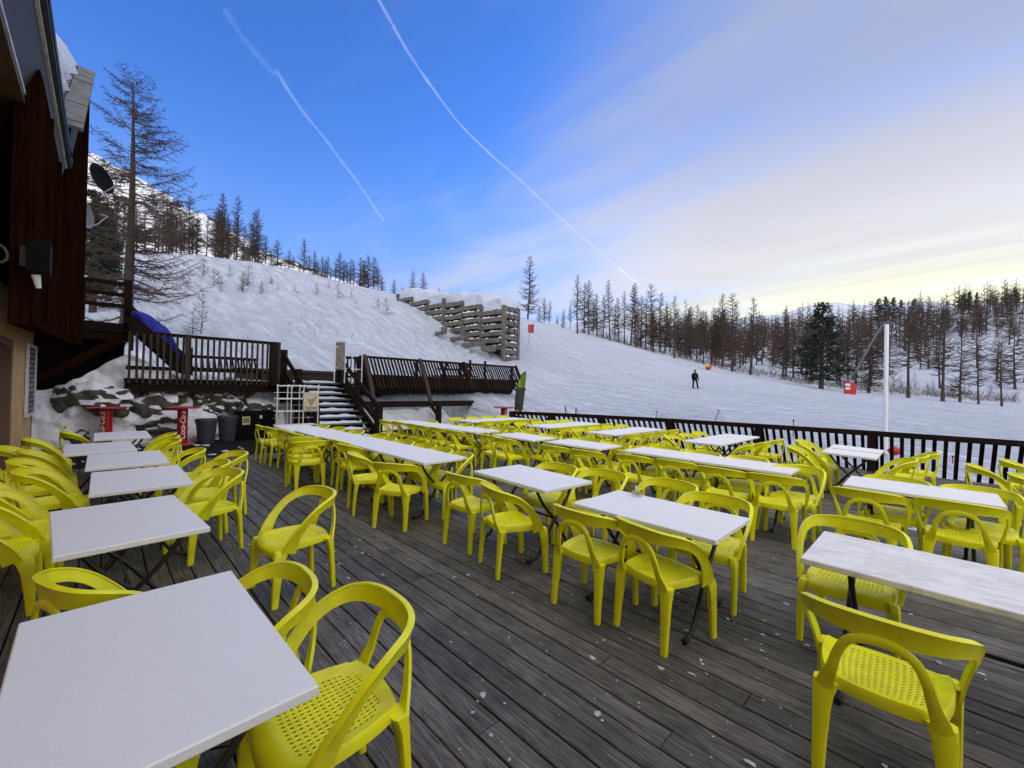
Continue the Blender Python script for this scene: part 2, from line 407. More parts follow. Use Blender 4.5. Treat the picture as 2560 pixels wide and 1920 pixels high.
def build_terrain():
    th = np.concatenate([np.linspace(-1.55, -0.95, 24, endpoint=False), np.linspace(-0.95, 0.95, 640, endpoint=False), np.linspace(0.95, 2.2, 50)])
    rr = np.concatenate([np.geomspace(5, 9.5, 10, endpoint=False), np.geomspace(9.5, 70, 300, endpoint=False), np.geomspace(70, 420, 90)])
    T, Rr = np.meshgrid(th, rr); X = Rr*np.sin(T); Y = Rr*np.cos(T)
    U = (X*RGT[0]+Y*FWD[0]).ravel(); V = (X*RGT[1]+Y*FWD[1]).ravel()
    Z = terr_z(U, V); Z = Z+relief(U, V, Z)*((Z > -0.6) | (np.abs(V) > 13))
    nt_, nr = len(th), len(rr)
    idx = np.arange(nt_*nr).reshape(nr, nt_)
    F = np.stack([idx[:-1, :-1], idx[:-1, 1:], idx[1:, 1:], idx[1:, :-1]], -1).reshape(-1, 4)[:, ::-1]
    me = bpy.data.meshes.new('snow_ground'); me.from_pydata(np.c_[U, V, Z].tolist(), [], F.tolist()); me.update()
    me.polygons.foreach_set('use_smooth', [True]*len(me.polygons))
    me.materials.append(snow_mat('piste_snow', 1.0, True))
    o = bpy.data.objects.new('snow_ground', me); COL.objects.link(o); o['kind'] = 'structure'
    # the plain below everything, out to the horizon
    b = MB(); b.add([(-9000, -9000, -12), (9000, -9000, -12), (9000, 9000, -12), (-9000, 9000, -12)], [(0, 1, 2, 3)])
    tag(b.build('valley_floor', M_snow), kind='structure')
build_terrain()

# far rocky snow mountain behind the left crest, and a pale one far right
def rock_snow_mat(name, thr=0.5, sc=0.06):
    m = bpy.data.materials.new(name); m.use_nodes = True; nt = m.node_tree; N = nt.nodes; L = nt.links; b = N['Principled BSDF']
    b.inputs['Roughness'].default_value = 0.85; b.inputs['Specular IOR Level'].default_value = 0.2
    tc = N.new('ShaderNodeTexCoord'); nz = N.new('ShaderNodeTexNoise'); nz.inputs['Scale'].default_value = sc; nz.inputs['Detail'].default_value = 10; nz.inputs['Roughness'].default_value = 0.7
    L.new(tc.outputs['Object'], nz.inputs['Vector'])
    rp = N.new('ShaderNodeValToRGB'); rp.color_ramp.elements[0].position = thr; rp.color_ramp.elements[1].position = thr+0.03
    rp.color_ramp.elements[0].color = (0.8, 0.81, 0.84, 1); rp.color_ramp.elements[1].color = (0.05, 0.045, 0.042, 1)
    L.new(nz.outputs[0], rp.inputs[0]); L.new(rp.outputs[0], b.inputs['Base Color'])
    return m
def ridge(name, prof, D, depth, m, seed, amp):
    """a mountain flank: crest line along prof (px, py) at distance D, falling towards us"""
    from mathutils import noise
    b = MB(); n = 120; k = 40
    pxs = np.linspace(prof[0][0], prof[-1][0], n); pys = np.interp(pxs, [p[0] for p in prof], [p[1] for p in prof])
    vs = []
    for j in range(k+1):
        t = j/k
        for i in range(n):
            c = at_d(pxs[i], pys[i], D)
            e = -FWD*depth*(1-t) if t < 0.8 else FWD*depth*(t-0.8)*1.5
            zt = (t/0.8)**1.2 if t < 0.8 else 1-(t-0.8)*1.2
            base = -10
            q = Vector((c[0], c[1], 0))+Vector(e) if t >= 0.8 else Vector((c[0], c[1], 0))-Vector(tuple(FWD))*depth*(1-t/0.8)
            z = base+(c[2]-base)*zt
            h = noise.fractal(Vector((q.x, q.y, seed))*(2.2/depth)*4, 1.0, 2.1, 6)*amp*(0.35+0.65*min(1, abs(t-0.8)*4))
            vs.append((q.x, q.y, z+h))
    fs = [(j*n+i, j*n+i+1, (j+1)*n+i+1, (j+1)*n+i) for j in range(k) for i in range(n-1)]
    b.add(vs, fs); o = b.build(name, m, smooth=180); o['kind'] = 'structure'; return o
ridge('rocky_mountain', [(-500, 380), (-100, 330), (150, 360), (235, 385), (330, 435), (400, 478), (470, 525), (520, 545), (590, 585), (650, 625), (720, 650), (830, 690), (960, 735)], 320, 190, rock_snow_mat('rock_and_snow', 0.515, 0.075), 1.0, 10)
ridge('distant_mountain', [(1800, 800), (1950, 785), (2010, 766), (2080, 757), (2160, 764), (2230, 757), (2330, 755), (2450, 765), (2650, 770)], 1500, 500, M_snow, 5.0, 14)

# ------------------------------------------------------------------ the wooden deck
M_deck, _hs, _rp = wood_mat('weathered_deck_boards', (0.060, 0.056, 0.050), (0.20, 0.189, 0.172), rough=0.62, spec=0.35, sc=(1.6, 22, 22), rnd=0.28, bump=0.8)
def deck_extra():
    """rusty brown damp patches and knots over the grey grain"""
    nt = M_deck.node_tree; N = nt.nodes; L = nt.links; b = N['Principled BSDF']
    tc = N.new('ShaderNodeTexCoord')
    n1 = N.new('ShaderNodeTexNoise'); n1.inputs['Scale'].default_value = 0.55; n1.inputs['Detail'].default_value = 3; L.new(tc.outputs['Object'], n1.inputs['Vector'])
    r1 = N.new('ShaderNodeMapRange'); r1.inputs[1].default_value = 0.55; r1.inputs[2].default_value = 0.72; r1.inputs[4].default_value = 0.55; L.new(n1.outputs[0], r1.inputs[0])
    m1 = N.new('ShaderNodeMix'); m1.data_type = 'RGBA'; m1.blend_type = 'MULTIPLY'; L.new(r1.outputs[0], m1.inputs[0]); L.new(_hs.outputs[0], m1.inputs[6]); m1.inputs[7].default_value = (0.82, 0.55, 0.40, 1)
    mp = N.new('ShaderNodeMapping'); mp.inputs['Scale'].default_value = (2.2, 7.0, 1); L.new(tc.outputs['Object'], mp.inputs[0])
    vo = N.new('ShaderNodeTexVoronoi'); vo.inputs['Scale'].default_value = 1.0; L.new(mp.outputs[0], vo.inputs['Vector'])
    r2 = N.new('ShaderNodeMapRange'); r2.inputs[1].default_value = 0.10; r2.inputs[2].default_value = 0.05; r2.inputs[4].default_value = 0.75; L.new(vo.outputs['Distance'], r2.inputs[0])
    m2 = N.new('ShaderNodeMix'); m2.data_type = 'RGBA'; L.new(r2.outputs[0], m2.inputs[0]); L.new(m1.outputs[2], m2.inputs[6]); m2.inputs[7].default_value = (0.018, 0.014, 0.011, 1)
    L.new(m2.outputs[2], b.inputs['Base Color'])
    # blotchy weathering and damp, and swirling growth rings on some boards
    n4 = N.new('ShaderNodeTexNoise'); n4.inputs['Scale'].default_value = 3.2; n4.inputs['Detail'].default_value = 8; n4.inputs['Roughness'].default_value = 0.7; L.new(tc.outputs['Object'], n4.inputs['Vector'])
    r4 = N.new('ShaderNodeValToRGB'); r4.color_ramp.elements[0].position = 0.32; r4.color_ramp.elements[1].position = 0.68; r4.color_ramp.elements[0].color = (0.50, 0.48, 0.46, 1); r4.color_ramp.elements[1].color = (1.15, 1.13, 1.08, 1); L.new(n4.outputs[0], r4.inputs[0])
    wv = N.new('ShaderNodeTexWave'); wv.wave_type = 'BANDS'; wv.bands_direction = 'Y'; wv.inputs['Scale'].default_value = 16; wv.inputs['Distortion'].default_value = 14; wv.inputs['Detail'].default_value = 2; wv.inputs['Detail Scale'].default_value = 0.8
    mp2 = N.new('ShaderNodeMapping'); mp2.inputs['Scale'].default_value = (0.22, 1, 1); L.new(tc.outputs['Object'], mp2.inputs[0]); L.new(mp2.outputs[0], wv.inputs['Vector'])
    r5 = N.new('ShaderNodeMapRange'); r5.inputs[3].default_value = 0.72; r5.inputs[4].default_value = 1.12; L.new(wv.outputs['Color'], r5.inputs[0])
    m4 = N.new('ShaderNodeMix'); m4.data_type = 'RGBA'; m4.blend_type = 'MULTIPLY'; m4.inputs[0].default_value = 1; L.new(m2.outputs[2], m4.inputs[6]); L.new(r4.outputs[0], m4.inputs[7])
    m5 = N.new('ShaderNodeMix'); m5.data_type = 'RGBA'; m5.blend_type = 'MULTIPLY'; m5.inputs[0].default_value = 1; L.new(m4.outputs[2], m5.inputs[6]); L.new(r5.outputs[0], m5.inputs[7]); L.new(m5.outputs[2], b.inputs['Base Color'])
    rr = N.new('ShaderNodeMapRange'); L.new(n1.outputs[0], rr.inputs[0]); rr.inputs[1].default_value = 0.35; rr.inputs[2].default_value = 0.7; rr.inputs[3].default_value = 0.72; rr.inputs[4].default_value = 0.42
    L.new(rr.outputs[0], b.inputs['Roughness'])
deck_extra()
DECK_END = -11.3
def build_deck():
    rnd = random.Random(3); b = MB(); w = 0.146; v = -1.14
    seams = [-11.3, -7.22, -3.2, 0.82, 4.9, 6.2]
    while v < 12.45:
        us = [p[0] for p in RAILP]; vs = [p[1] for p in RAILP]
        u0 = DECK_END if v < 10.0 else float(np.interp(v, vs[:5], us[:5])) - 0.1
        for a, c in zip(seams[:-1], seams[1:]):
            a = max(a, u0)
            if c-a < 0.1: continue
            cuts = [a, c]
            if rnd.random() < 0.35: cuts.insert(1, a+(c-a)*rnd.uniform(0.3, 0.7))
            for p, q in zip(cuts[:-1], cuts[1:]):
                dz = rnd.uniform(-0.0025, 0.0025)
                b.box(((p+q)/2, v+w/2, -0.02+dz), (q-p-0.004, w-0.008-rnd.uniform(0, 0.004), 0.04), bev=0.004)
        v += w
    o = b.build('wooden_deck', M_deck); o['kind'] = 'structure'
    s = MB(); s.box((-2.55, 5.0, -0.42), (17.4, 12.2, 0.6))
    s.prism([(-11.2, 11.0), (-11.2, 9.9), (6.1, 9.9), (6.1, 12.2), (-1.1, 12.2), (-5.5, 11.6), (-10.2, 10.0)][::-1], -0.9, -0.05)
    tag(s.build('deck_substructure', M_dark), kind='structure')
    m = MB(); m.box((-13.35, 1.6, -0.4), (4.06, 5.4, 0.79)); m.box((-13.4, 7.4, -0.4), (4.2, 6.3, 0.78))
    tag(m.build('rubber_matting', mat('black_rubber_mat', (0.006, 0.006, 0.006), 0.9, spec=0.2, bump=0.5, bscale=60)), kind='structure')
build_deck()

# ------------------------------------------------------------------ tables
def table_mat():
    m = bpy.data.materials.new('white_speckled_laminate'); m.use_nodes = True; nt = m.node_tree; N = nt.nodes; L = nt.links; b = N['Principled BSDF']
    tc = N.new('ShaderNodeTexCoord'); n = N.new('ShaderNodeTexNoise'); n.inputs['Scale'].default_value = 260; n.inputs['Detail'].default_value = 2; L.new(tc.outputs['Object'], n.inputs['Vector'])
    r = N.new('ShaderNodeValToRGB'); r.color_ramp.elements[0].position = 0.35; r.color_ramp.elements[1].position = 0.65
    r.color_ramp.elements[0].color = (0.80, 0.80, 0.81, 1); r.color_ramp.elements[1].color = (0.88, 0.88, 0.89, 1); L.new(n.outputs[0], r.inputs[0])
    n2 = N.new('ShaderNodeTexNoise'); n2.inputs['Scale'].default_value = 4; n2.inputs['Detail'].default_value = 6; L.new(tc.outputs['Object'], n2.inputs['Vector'])
    mx = N.new('ShaderNodeMix'); mx.data_type = 'RGBA'; mx.blend_type = 'MULTIPLY'; mx.inputs[0].default_value = 0.15; L.new(r.outputs[0], mx.inputs[6])
    r2 = N.new('ShaderNodeValToRGB'); r2.color_ramp.elements[0].position = 0.35; r2.color_ramp.elements[0].color = (0.7, 0.7, 0.7, 1); L.new(n2.outputs[0], r2.inputs[0]); L.new(r2.outputs[0], mx.inputs[7])
    L.new(mx.outputs[2], b.inputs['Base Color'])
    rr = N.new('ShaderNodeMapRange'); L.new(n2.outputs[0], rr.inputs[0]); rr.inputs[3].default_value = 0.55; rr.inputs[4].default_value = 0.35; L.new(rr.outputs[0], b.inputs['Roughness'])
    return m
def wet_mat():
    m = bpy.data.materials.new('white_laminate_wet_streaks'); m.use_nodes = True; nt = m.node_tree; N = nt.nodes; L = nt.links; b = N['Principled BSDF']
    tc = N.new('ShaderNodeTexCoord'); mp = N.new('ShaderNodeMapping'); mp.inputs['Scale'].default_value = (4, 9, 1); L.new(tc.outputs['Object'], mp.inputs[0])
    n = N.new('ShaderNodeTexNoise'); n.inputs['Scale'].default_value = 1.2; n.inputs['Detail'].default_value = 8; n.inputs['Distortion'].default_value = 1.4; L.new(mp.outputs[0], n.inputs['Vector'])
    r = N.new('ShaderNodeValToRGB'); r.color_ramp.elements[0].position = 0.40; r.color_ramp.elements[1].position = 0.56
    r.color_ramp.elements[0].color = (0.62, 0.60, 0.60, 1); r.color_ramp.elements[1].color = (0.82, 0.80, 0.80, 1); L.new(n.outputs[0], r.inputs[0]); L.new(r.outputs[0], b.inputs['Base Color'])
    rr = N.new('ShaderNodeMapRange'); rr.inputs[1].default_value = 0.42; rr.inputs[2].default_value = 0.52; rr.inputs[3].default_value = 0.15; rr.inputs[4].default_value = 0.4; L.new(n.outputs[0], rr.inputs[0]); L.new(rr.outputs[0], b.inputs['Roughness'])
    return m
M_table = table_mat(); M_wet = wet_mat()
TL, TW, THT = 1.14, 0.70, 0.74
_tt = MB(); _tt.box((0, 0, THT-0.018), (TL, TW, 0.036), bev=0.005)
ME_TOP = _tt.mesh('tabletop', M_table); ME_TOPW = ME_TOP.copy(); ME_TOPW.materials.clear(); ME_TOPW.materials.append(M_wet)
def _leg(sx, k):
    """one bent tube of the scissor frame at end sx; k says which diagonal"""
    x = sx*(TL/2-0.20)+k*0.018*sx
    y0, y1 = k*0.25, -k*0.25
    P = catmull([(x, y0, THT-0.045), (x, y0*0.62, THT-0.20), (x, y1*0.15, 0.33), (x, y1*0.80, 0.10), (x, y1*1.02, 0.045), (x, y1*1.38, 0.018)], 5)
    b = MB(); b.tube(P, 0.0155, 8)
    f = MB(); f.tube([(x, y1*1.30, 0.021), (x, y1*1.50, 0.018)], [0.021, 0.022], 8)
    return b.mesh('leg', M_steel, 60), f.mesh('rubber_foot', M_rubber, 60)
ME_LEGS = [_leg(sx, k) for sx in (-1, 1) for k in (-1, 1)]
_b = MB(); _b.box((0, 0.24, THT-0.05), (TL-0.38, 0.028, 0.028)); _b.box((0, -0.24, THT-0.05), (TL-0.38, 0.028, 0.028))
ME_RAIL = _b.mesh('frame_rail', M_steel)
_b = MB(); _b.tube([(-TL/2+0.2, 0.0, 0.37), (TL/2-0.2, 0.0, 0.37)], 0.012, 8); ME_STR = _b.mesh('stretcher', M_steel, 60)
GT = 'white folding tables on the deck'
def table(u, v, label, rz=0.0, wet=False, tilt=0.0, name='folding_table'):
    t = thing(name, label, 'table', (u, v, 0), rz, GT)
    tp = inst('tabletop', ME_TOPW if wet else ME_TOP, t)
    for lg, ft in ME_LEGS:
        o = inst('leg', lg, t); inst('rubber_foot', ft, o)
    inst('frame_rail', ME_RAIL, t); inst('stretcher', ME_STR, t)
    if tilt:
        t.rotation_euler = (tilt, 0, rz)
    return t
Q = math.pi/2
TABLES = [
 (-1.93, 0.15, 'nearest bare white table filling the lower left of the photo', 0.02),
 (-3.89, 0.14, 'second white table from the viewer in the left row by the wall', 0.07),
 (-5.48, 0.29, 'third white table from the viewer in the left row by the wall', 0),
 (-6.90, 0.24, 'fourth white table from the viewer in the left row by the wall', 0),
 (-8.25, 0.00, 'fifth white table from the viewer in the left row by the wall', 0.03),
 (-9.93, 0.27, 'farthest white table of the left row, before a red bar table', 0),
 (-9.75, 3.08, 'farthest white table of the middle row, in front of the wire rack', 0),
 (-8.55, 3.16, 'second farthest white table of the middle row, offset beside its neighbour', 0),
 (-7.33, 3.20, 'far table of the three pushed together in the middle row', 0.0),
 (-6.19, 3.21, 'middle table of the three pushed together in the middle row', 0),
 (-5.05, 3.22, 'near table of the three pushed together, its crossed legs in full view', 0.0),
 (-3.13, 3.36, 'single white table left of the one carrying a small glass', -0.06),
 (-1.58, 3.19, 'white table carrying a small glass, at the centre right', 0.0),
 (-0.0, 3.28, 'wet streaked white table cut by the right edge of the photo', 0.0),
 (-9.78, 5.85, 'farthest white table of the third row, before the snow bank', 0),
 (-8.66, 5.92, 'second farthest white table of the third row, before the snow bank', 0),
 (-7.42, 6.01, 'third farthest white table of the third row, open X legs showing', 0),
 (-5.80, 6.04, 'white table of the third row between two other single tables', -0.04),
 (-4.42, 6.09, 'white table of the third row left of the long joined pair', 0),
 (-2.97, 6.28, 'left table of the long joined pair in the third row', 0),
 (-1.83, 6.24, 'right table of the long joined pair in the third row', 0),
 (-0.17, 6.03, 'narrow looking white table at the right with two chairs each side', 0.02),
 (-9.35, 7.85, 'near table of the farthest pair beside the corner of the railing', Q),
 (-9.35, 8.99, 'rear table of the farthest pair beside the corner of the railing', Q),
 (-7.10, 8.40, 'near table of the second pair beside the railing', Q),
 (-7.10, 9.54, 'rear table of the second pair beside the railing', Q),
 (-5.22, 8.38, 'near table of the third pair beside the railing', Q),
 (-5.22, 9.52, 'rear table of the third pair beside the railing', Q),
 (-3.14, 8.62, 'near table of the seamed pair between green chairs, left of the tilted table', Q),
 (-3.14, 9.76, 'rear table of the seamed pair, close to the railing', Q),
]
for i, (u, v, lab, rz) in enumerate(TABLES): table(u, v, lab, rz, wet=(i == 13))
def tilted_table():
    t = thing('folding_table', 'tilted white table with a dark seam near the white pole', 'table', (-1.08, 9.25, 0.0), Q, GT)
    b = MB(); b.box((-0.29, 0, THT-0.018), (0.575, TW, 0.036), bev=0.005); b.box((0.29, 0, THT-0.018), (0.575, TW, 0.036), bev=0.005)
    tp = b.build('tabletop', M_table, t)
    b = MB(); b.box((0, 0, THT-0.006), (0.026, TW, 0.016)); sm_ = b.build('seam', M_steel, t); sm_.rotation_euler = (R(2), R(-1.5), 0); tp.rotation_euler = (R(2), R(-1.5), 0)
    for lg, ft in ME_LEGS:
        o = inst('leg', lg, t); inst('rubber_foot', ft, o)
    inst('frame_rail', ME_RAIL, t); inst('stretcher', ME_STR, t)
tilted_table()

# ------------------------------------------------------------------ yellow-green plastic armchairs
M_chair = mat('yellow_green_plastic', (0.80, 0.79, 0.005), 0.30, spec=0.5)
def chair_wear():
    """each chair has faded a little differently and carries faint grime"""
    nt = M_chair.node_tree; N = nt.nodes; L = nt.links; b = N['Principled BSDF']
    oi = N.new('ShaderNodeObjectInfo'); tc = N.new('ShaderNodeTexCoord')
    n = N.new('ShaderNodeTexNoise'); n.inputs['Scale'].default_value = 7; n.inputs['Detail'].default_value = 6; L.new(tc.outputs['Object'], n.inputs['Vector'])
    r = N.new('ShaderNodeValToRGB'); r.color_ramp.elements[0].position = 0.30; r.color_ramp.elements[1].position = 0.55
    r.color_ramp.elements[0].color = (0.66, 0.63, 0.012, 1); r.color_ramp.elements[1].color = (0.82, 0.81, 0.006, 1); L.new(n.outputs[0], r.inputs[0]); L.new(r.outputs[0], b.inputs['Base Color'])
    rr = N.new('ShaderNodeMapRange'); L.new(n.outputs[0], rr.inputs[0]); rr.inputs[3].default_value = 0.48; rr.inputs[4].default_value = 0.24; L.new(rr.outputs[0], b.inputs['Roughness'])
chair_wear()
def sq_map(a, c):
    return a*math.sqrt(1-c*c/2), c*math.sqrt(1-a*a/2)
def seat_pt(a, c):
    """unit square to the rounded seat plan"""
    x, y = sq_map(a, c); k = 0.55
    x, y = x*(1-k)+a*k*0.93, y*(1-k)+c*k*0.93
    hw = 0.222+0.022*y
    r = max(abs(a), abs(c))
    z = 0.438-0.016*(1-r*r)
    if c > 0.72: z -= 0.030*((c-0.72)/0.28)**2
    if c < -0.75: z += 0.008*((-c-0.75)/0.25)
    z += 0.010*max(0, abs(a)-0.8)/0.2 if abs(c) < 0.8 else 0
    return (x*hw/0.96, 0.012+y*0.232/0.96, z)
def seat_mesh():
    n = 19; b = MB(); vs = []; fs = []
    g = [[None]*(n+1) for _ in range(n+1)]
    for j in range(n+1):
        for i in range(n+1):
            g[j][i] = len(vs); vs.append(seat_pt(-1+2*i/n, -1+2*j/n))
    for j in range(n):
        for i in range(n):
            a = -1+2*(i+0.5)/n; c = -1+2*(j+0.5)/n
            q = [g[j][i], g[j][i+1], g[j+1][i+1], g[j+1][i]]
            if abs(a) < 0.74 and -0.76 < c < 0.70 and (abs(a)**3+abs(c)**3) < 0.56:
                ct = np.mean([vs[k] for k in q], axis=0); o = len(vs)
                for k in q: vs.append(tuple(ct+(np.array(vs[k])-ct)*0.50-np.array([0, 0, 0.0035])))
                for k in range(4): fs.append((q[k], q[(k+1) % 4], o+(k+1) % 4, o+k))
                o2 = len(vs)
                for k in q: vs.append(tuple(ct+(np.array(vs[k])-ct)*0.46-np.array([0, 0, 0.012])))
                for k in range(4): fs.append((o+k, o+(k+1) % 4, o2+(k+1) % 4, o2+k))
            else: fs.append(tuple(q))
    # skirt round the rim
    rim = [g[0][i] for i in range(n)]+[g[j][n] for j in range(n)]+[g[n][n-i] for i in range(n)]+[g[n-j][0] for j in range(n)]
    lo = []
    for k in rim:
        x, y, z = vs[k]; lo.append(len(vs)); vs.append((x*1.035, 0.012+(y-0.012)*1.03, z-0.016))
    lo2 = []
    for k in rim:
        x, y, z = vs[k]; lo2.append(len(vs)); vs.append((x*1.03, 0.012+(y-0.012)*1.025, z-0.052))
    m = len(rim)
    for k in range(m):
        fs.append((rim[(k+1) % m], rim[k], lo[k], lo[(k+1) % m])); fs.append((lo[(k+1) % m], lo[k], lo2[k], lo2[(k+1) % m]))
    b.add(vs, fs); return b.mesh('seat', M_chair, 50)
def sweep(P, Hd, Hh, prof, n=7):
    """profile (h, outward) swept along P; Hd height directions, Hh heights"""
    C = catmull(P, n); D = catmull(Hd, n); Hv = catmull([(h, 0, 0) for h in Hh], n); rings = []
    for i, c in enumerate(C):
        t = (C[min(i+1, len(C)-1)]-C[max(i-1, 0)]); t = t/np.linalg.norm(t)
        h = D[i]-t*np.dot(D[i], t); h = h/np.linalg.norm(h); o = np.cross(t, h)
        H = Hv[i][0]
        rings.append([tuple(c+h*(p*H/2)+o*q) for p, q in prof])
    return rings
def hoop_mesh():
    half = [((0, -0.272, 0.735), (0, -0.10, 1), 0.092), ((0.10, -0.266, 0.735), (0.03, -0.10, 1), 0.090), ((0.19, -0.237, 0.733), (0.10, -0.10, 1), 0.082),
            ((0.252, -0.180, 0.724), (0.2, -0.05, 1), 0.072), ((0.281, -0.095, 0.694), (0.30, 0.15, 1), 0.062), ((0.288, -0.015, 0.640), (0.30, 0.50, 0.8), 0.058),
            ((0.283, 0.055, 0.565), (0.25, 0.75, 0.6), 0.062), ((0.268, 0.110, 0.480), (0.15, 0.9, 0.35), 0.080), ((0.254, 0.142, 0.390), (0.1, 1, 0.2), 0.105)]
    L_ = [((-p[0], p[1], p[2]), (-d[0], d[1], d[2]), h) for p, d, h in half[1:]][::-1]+half
    prof = [(-1, -0.006), (0.80, -0.008), (1.0, -0.013), (1.08, -0.006), (1.06, 0.014), (0.86, 0.014), (0.72, 0.006), (-1, 0.006)]
    prof = [(p, -q) for p, q in prof]
    b = MB(); b.loft(sweep([x[0] for x in L_], [x[1] for x in L_], [x[2] for x in L_], prof))
    return b.mesh('backrest', M_chair, 50)
def arch_mesh():
    half = [((0, -0.274, 0.688), 0.040), ((0.05, -0.274, 0.682), 0.036), ((0.105, -0.272, 0.650), 0.034), ((0.137, -0.264, 0.585), 0.036), ((0.158, -0.250, 0.50), 0.042), ((0.178, -0.228, 0.43), 0.060), ((0.190, -0.215, 0.38), 0.07)]
    full = [((-p[0], p[1], p[2]), h) for p, h in half[1:]][::-1]+half
    P = [x[0] for x in full]; C = catmull(P, 6)
    Hd = []
    for i, p in enumerate(P):
        t = np.array(P[min(i+1, len(P)-1)])-np.array(P[max(i-1, 0)]); Hd.append(np.cross((0, -1, 0.1), t)/np.linalg.norm(t))
    prof = [(-1, -0.008), (1, -0.008), (1.0, 0.006), (0.4, 0.010), (-0.4, 0.010), (-1, 0.006)]
    b = MB(); b.loft(sweep(P, Hd, [x[1] for x in full], prof, 6)); return b.mesh('back_arch', M_chair, 50)
def leg_mesh(sx, rear):
    if rear:
        st = [(0.0, 0.203, -0.235, 0.044, 0.034), (0.15, 0.200, -0.226, 0.053, 0.036), (0.30, 0.194, -0.213, 0.066, 0.042), (0.36, 0.190, -0.206, 0.078, 0.050), (0.395, 0.184, -0.198, 0.088, 0.058), (0.415, 0.180, -0.192, 0.095, 0.062)]
    else:
        st = [(0.0, 0.246, 0.232, 0.036, 0.046), (0.15, 0.245, 0.224, 0.039, 0.056), (0.30, 0.243, 0.212, 0.043, 0.070), (0.36, 0.240, 0.203, 0.048, 0.086), (0.395, 0.233, 0.190, 0.054, 0.096), (0.412, 0.228, 0.180, 0.050, 0.100)]
    rings = []
    for z, x, y, wx, wy in st:
        c = 0.28
        pts = [(-0.5, -0.5+c*.6), (-0.5+c*.6, -0.5), (0.5-c*.6, -0.5), (0.5, -0.5+c*.6), (0.5, 0.5-c*.6), (0.5-c*.6, 0.5), (-0.5+c*.6, 0.5), (-0.5, 0.5-c*.6)]
        r = [(sx*(x+p*wx), y+q*wy, z) for p, q in pts]
        rings.append(r if sx > 0 else r[::-1])
    b = MB(); b.loft(rings); return b.mesh('leg', M_chair, 55)
CH = [('seat', seat_mesh()), ('backrest', hoop_mesh()), ('back_arch', arch_mesh())]+[('leg', leg_mesh(sx, r)) for sx in (-1, 1) for r in (True, False)]
GC = 'yellow green plastic armchairs on the deck'
_crnd = random.Random(11)
def chair(u, v, rz, label, z=0.0):
    t = thing('plastic_armchair', label, 'chair', (u, v, z), rz, GC)
    for n, me in CH: inst(n, me, t)
    return t
PI = math.pi
def row(items, side, where, rz):
    """chairs along one side of a table or group, named from the left"""
    k = len(items)
    words = {1: ['only'], 2: ['left', 'right'], 3: ['left', 'middle', 'right'], 4: ['first', 'second', 'third', 'fourth'], 5: ['first', 'second', 'third', 'fourth', 'fifth'], 6: ['first', 'second', 'third', 'fourth', 'fifth', 'sixth'], 7: ['first', 'second', 'third', 'fourth', 'fifth', 'sixth', 'seventh']}[k]
    for it, w in zip(items, words):
        u, v = it[0], it[1]; a = it[2] if len(it) > 2 else R(_crnd.uniform(-4, 4))
        tail = ' from the left' if k > 3 else ''
        chair(u, v, rz+a, f'{w} yellow chair{tail} on {side} side of {where}')
# left row, lane side (backs to the middle of the deck)
chair(-1.66, 0.66, PI, 'nearest yellow chair, large at bottom left, tucked under the nearest white table')
chair(-2.15, 0.46, PI, 'yellow chair half hidden behind the nearest table, second from the viewer')
chair(-3.74, 1.17, PI+0.08, 'lone yellow chair standing free on open boards between two rows')
chair(-5.12, 0.77, PI+0.28, 'whole yellow chair at the right end of the third left table')
chair(-5.80, 0.80, PI-0.02, 'yellow chair half hidden behind the whole chair of the left row')
chair(-6.42, 1.10, PI+0.08, 'yellow chair pulled away from the left row, behind two others')
chair(-7.00, 0.74, PI, 'yellow chair at the right end of the fourth left table')
chair(-8.35, 0.62, PI+0.1, 'nearest of the yellow chairs bunched by the far left tables, before the red base')
chair(-8.90, 0.66, PI, 'middle of the yellow chairs bunched by the far left tables')
chair(-9.45, 0.68, PI-0.1, 'farthest of the yellow chairs bunched by the far left tables')
# left row, wall side
chair(-2.86, 0.10, R(22), 'yellow chair whose curved back peeps over the far edge of the nearest table')
chair(-4.78, -0.56, 0.0, 'yellow chair cut by the left edge, its front leg standing clear')
chair(-5.31, -0.48, -0.05, 'yellow chair at the left end of the second table, leg beside its corner')
chair(-5.85, -0.60, 0.0, 'second wall side yellow chair from the viewer, behind the second table corner')
chair(-6.36, -0.33, -0.06, 'third wall side yellow chair from the viewer, full arm in view')
chair(-6.78, -0.74, 0.03, 'fourth wall side yellow chair from the viewer, cut by the left edge')
chair(-7.15, -0.45, 0.0, 'fifth wall side yellow chair from the viewer')
chair(-8.05, -0.46, 0.06, 'sixth wall side yellow chair from the viewer, front seat corner in view')
chair(-8.62, -0.72, 0.0, 'seventh wall side yellow chair from the viewer, near the doorway')
chair(-9.55, -0.56, 0.05, 'farthest but one wall side yellow chair, below the sign board')
chair(-10.55, -0.22, 0.1, 'small looking yellow chair at the far left table before the rocks')
# middle row
row([(-10.23, 2.66), (-9.72, 2.71), (-9.03, 2.78), (-8.50, 2.79)], 'near', 'the two far middle row tables', 0)
row([(-9.62, 3.36), (-8.95, 3.45), (-8.18, 3.50)], 'stair', 'the two far middle row tables', PI)
chair(-7.80, 2.55, R(70), 'yellow chair turned sideways at the gap of the middle row, behind its twin')
chair(-7.25, 2.42, R(86), 'yellow chair with its back square to the viewer at the middle row gap')
row([(-6.93, 3.02, 0.0), (-6.40, 2.90, 0.04), (-5.43, 2.63, R(-14)), (-4.64, 2.65, R(31))], 'near', 'the three joined tables', 0)
row([(-7.26, 3.52), (-6.80, 3.44), (-6.23, 3.44), (-5.68, 3.50), (-5.15, 3.42), (-4.66, 3.40)], 'rear', 'the three joined tables', PI)
row([(-3.54, 2.92, R(3)), (-2.85, 2.82, R(-18))], 'near', 'the single table left of the glass', 0)
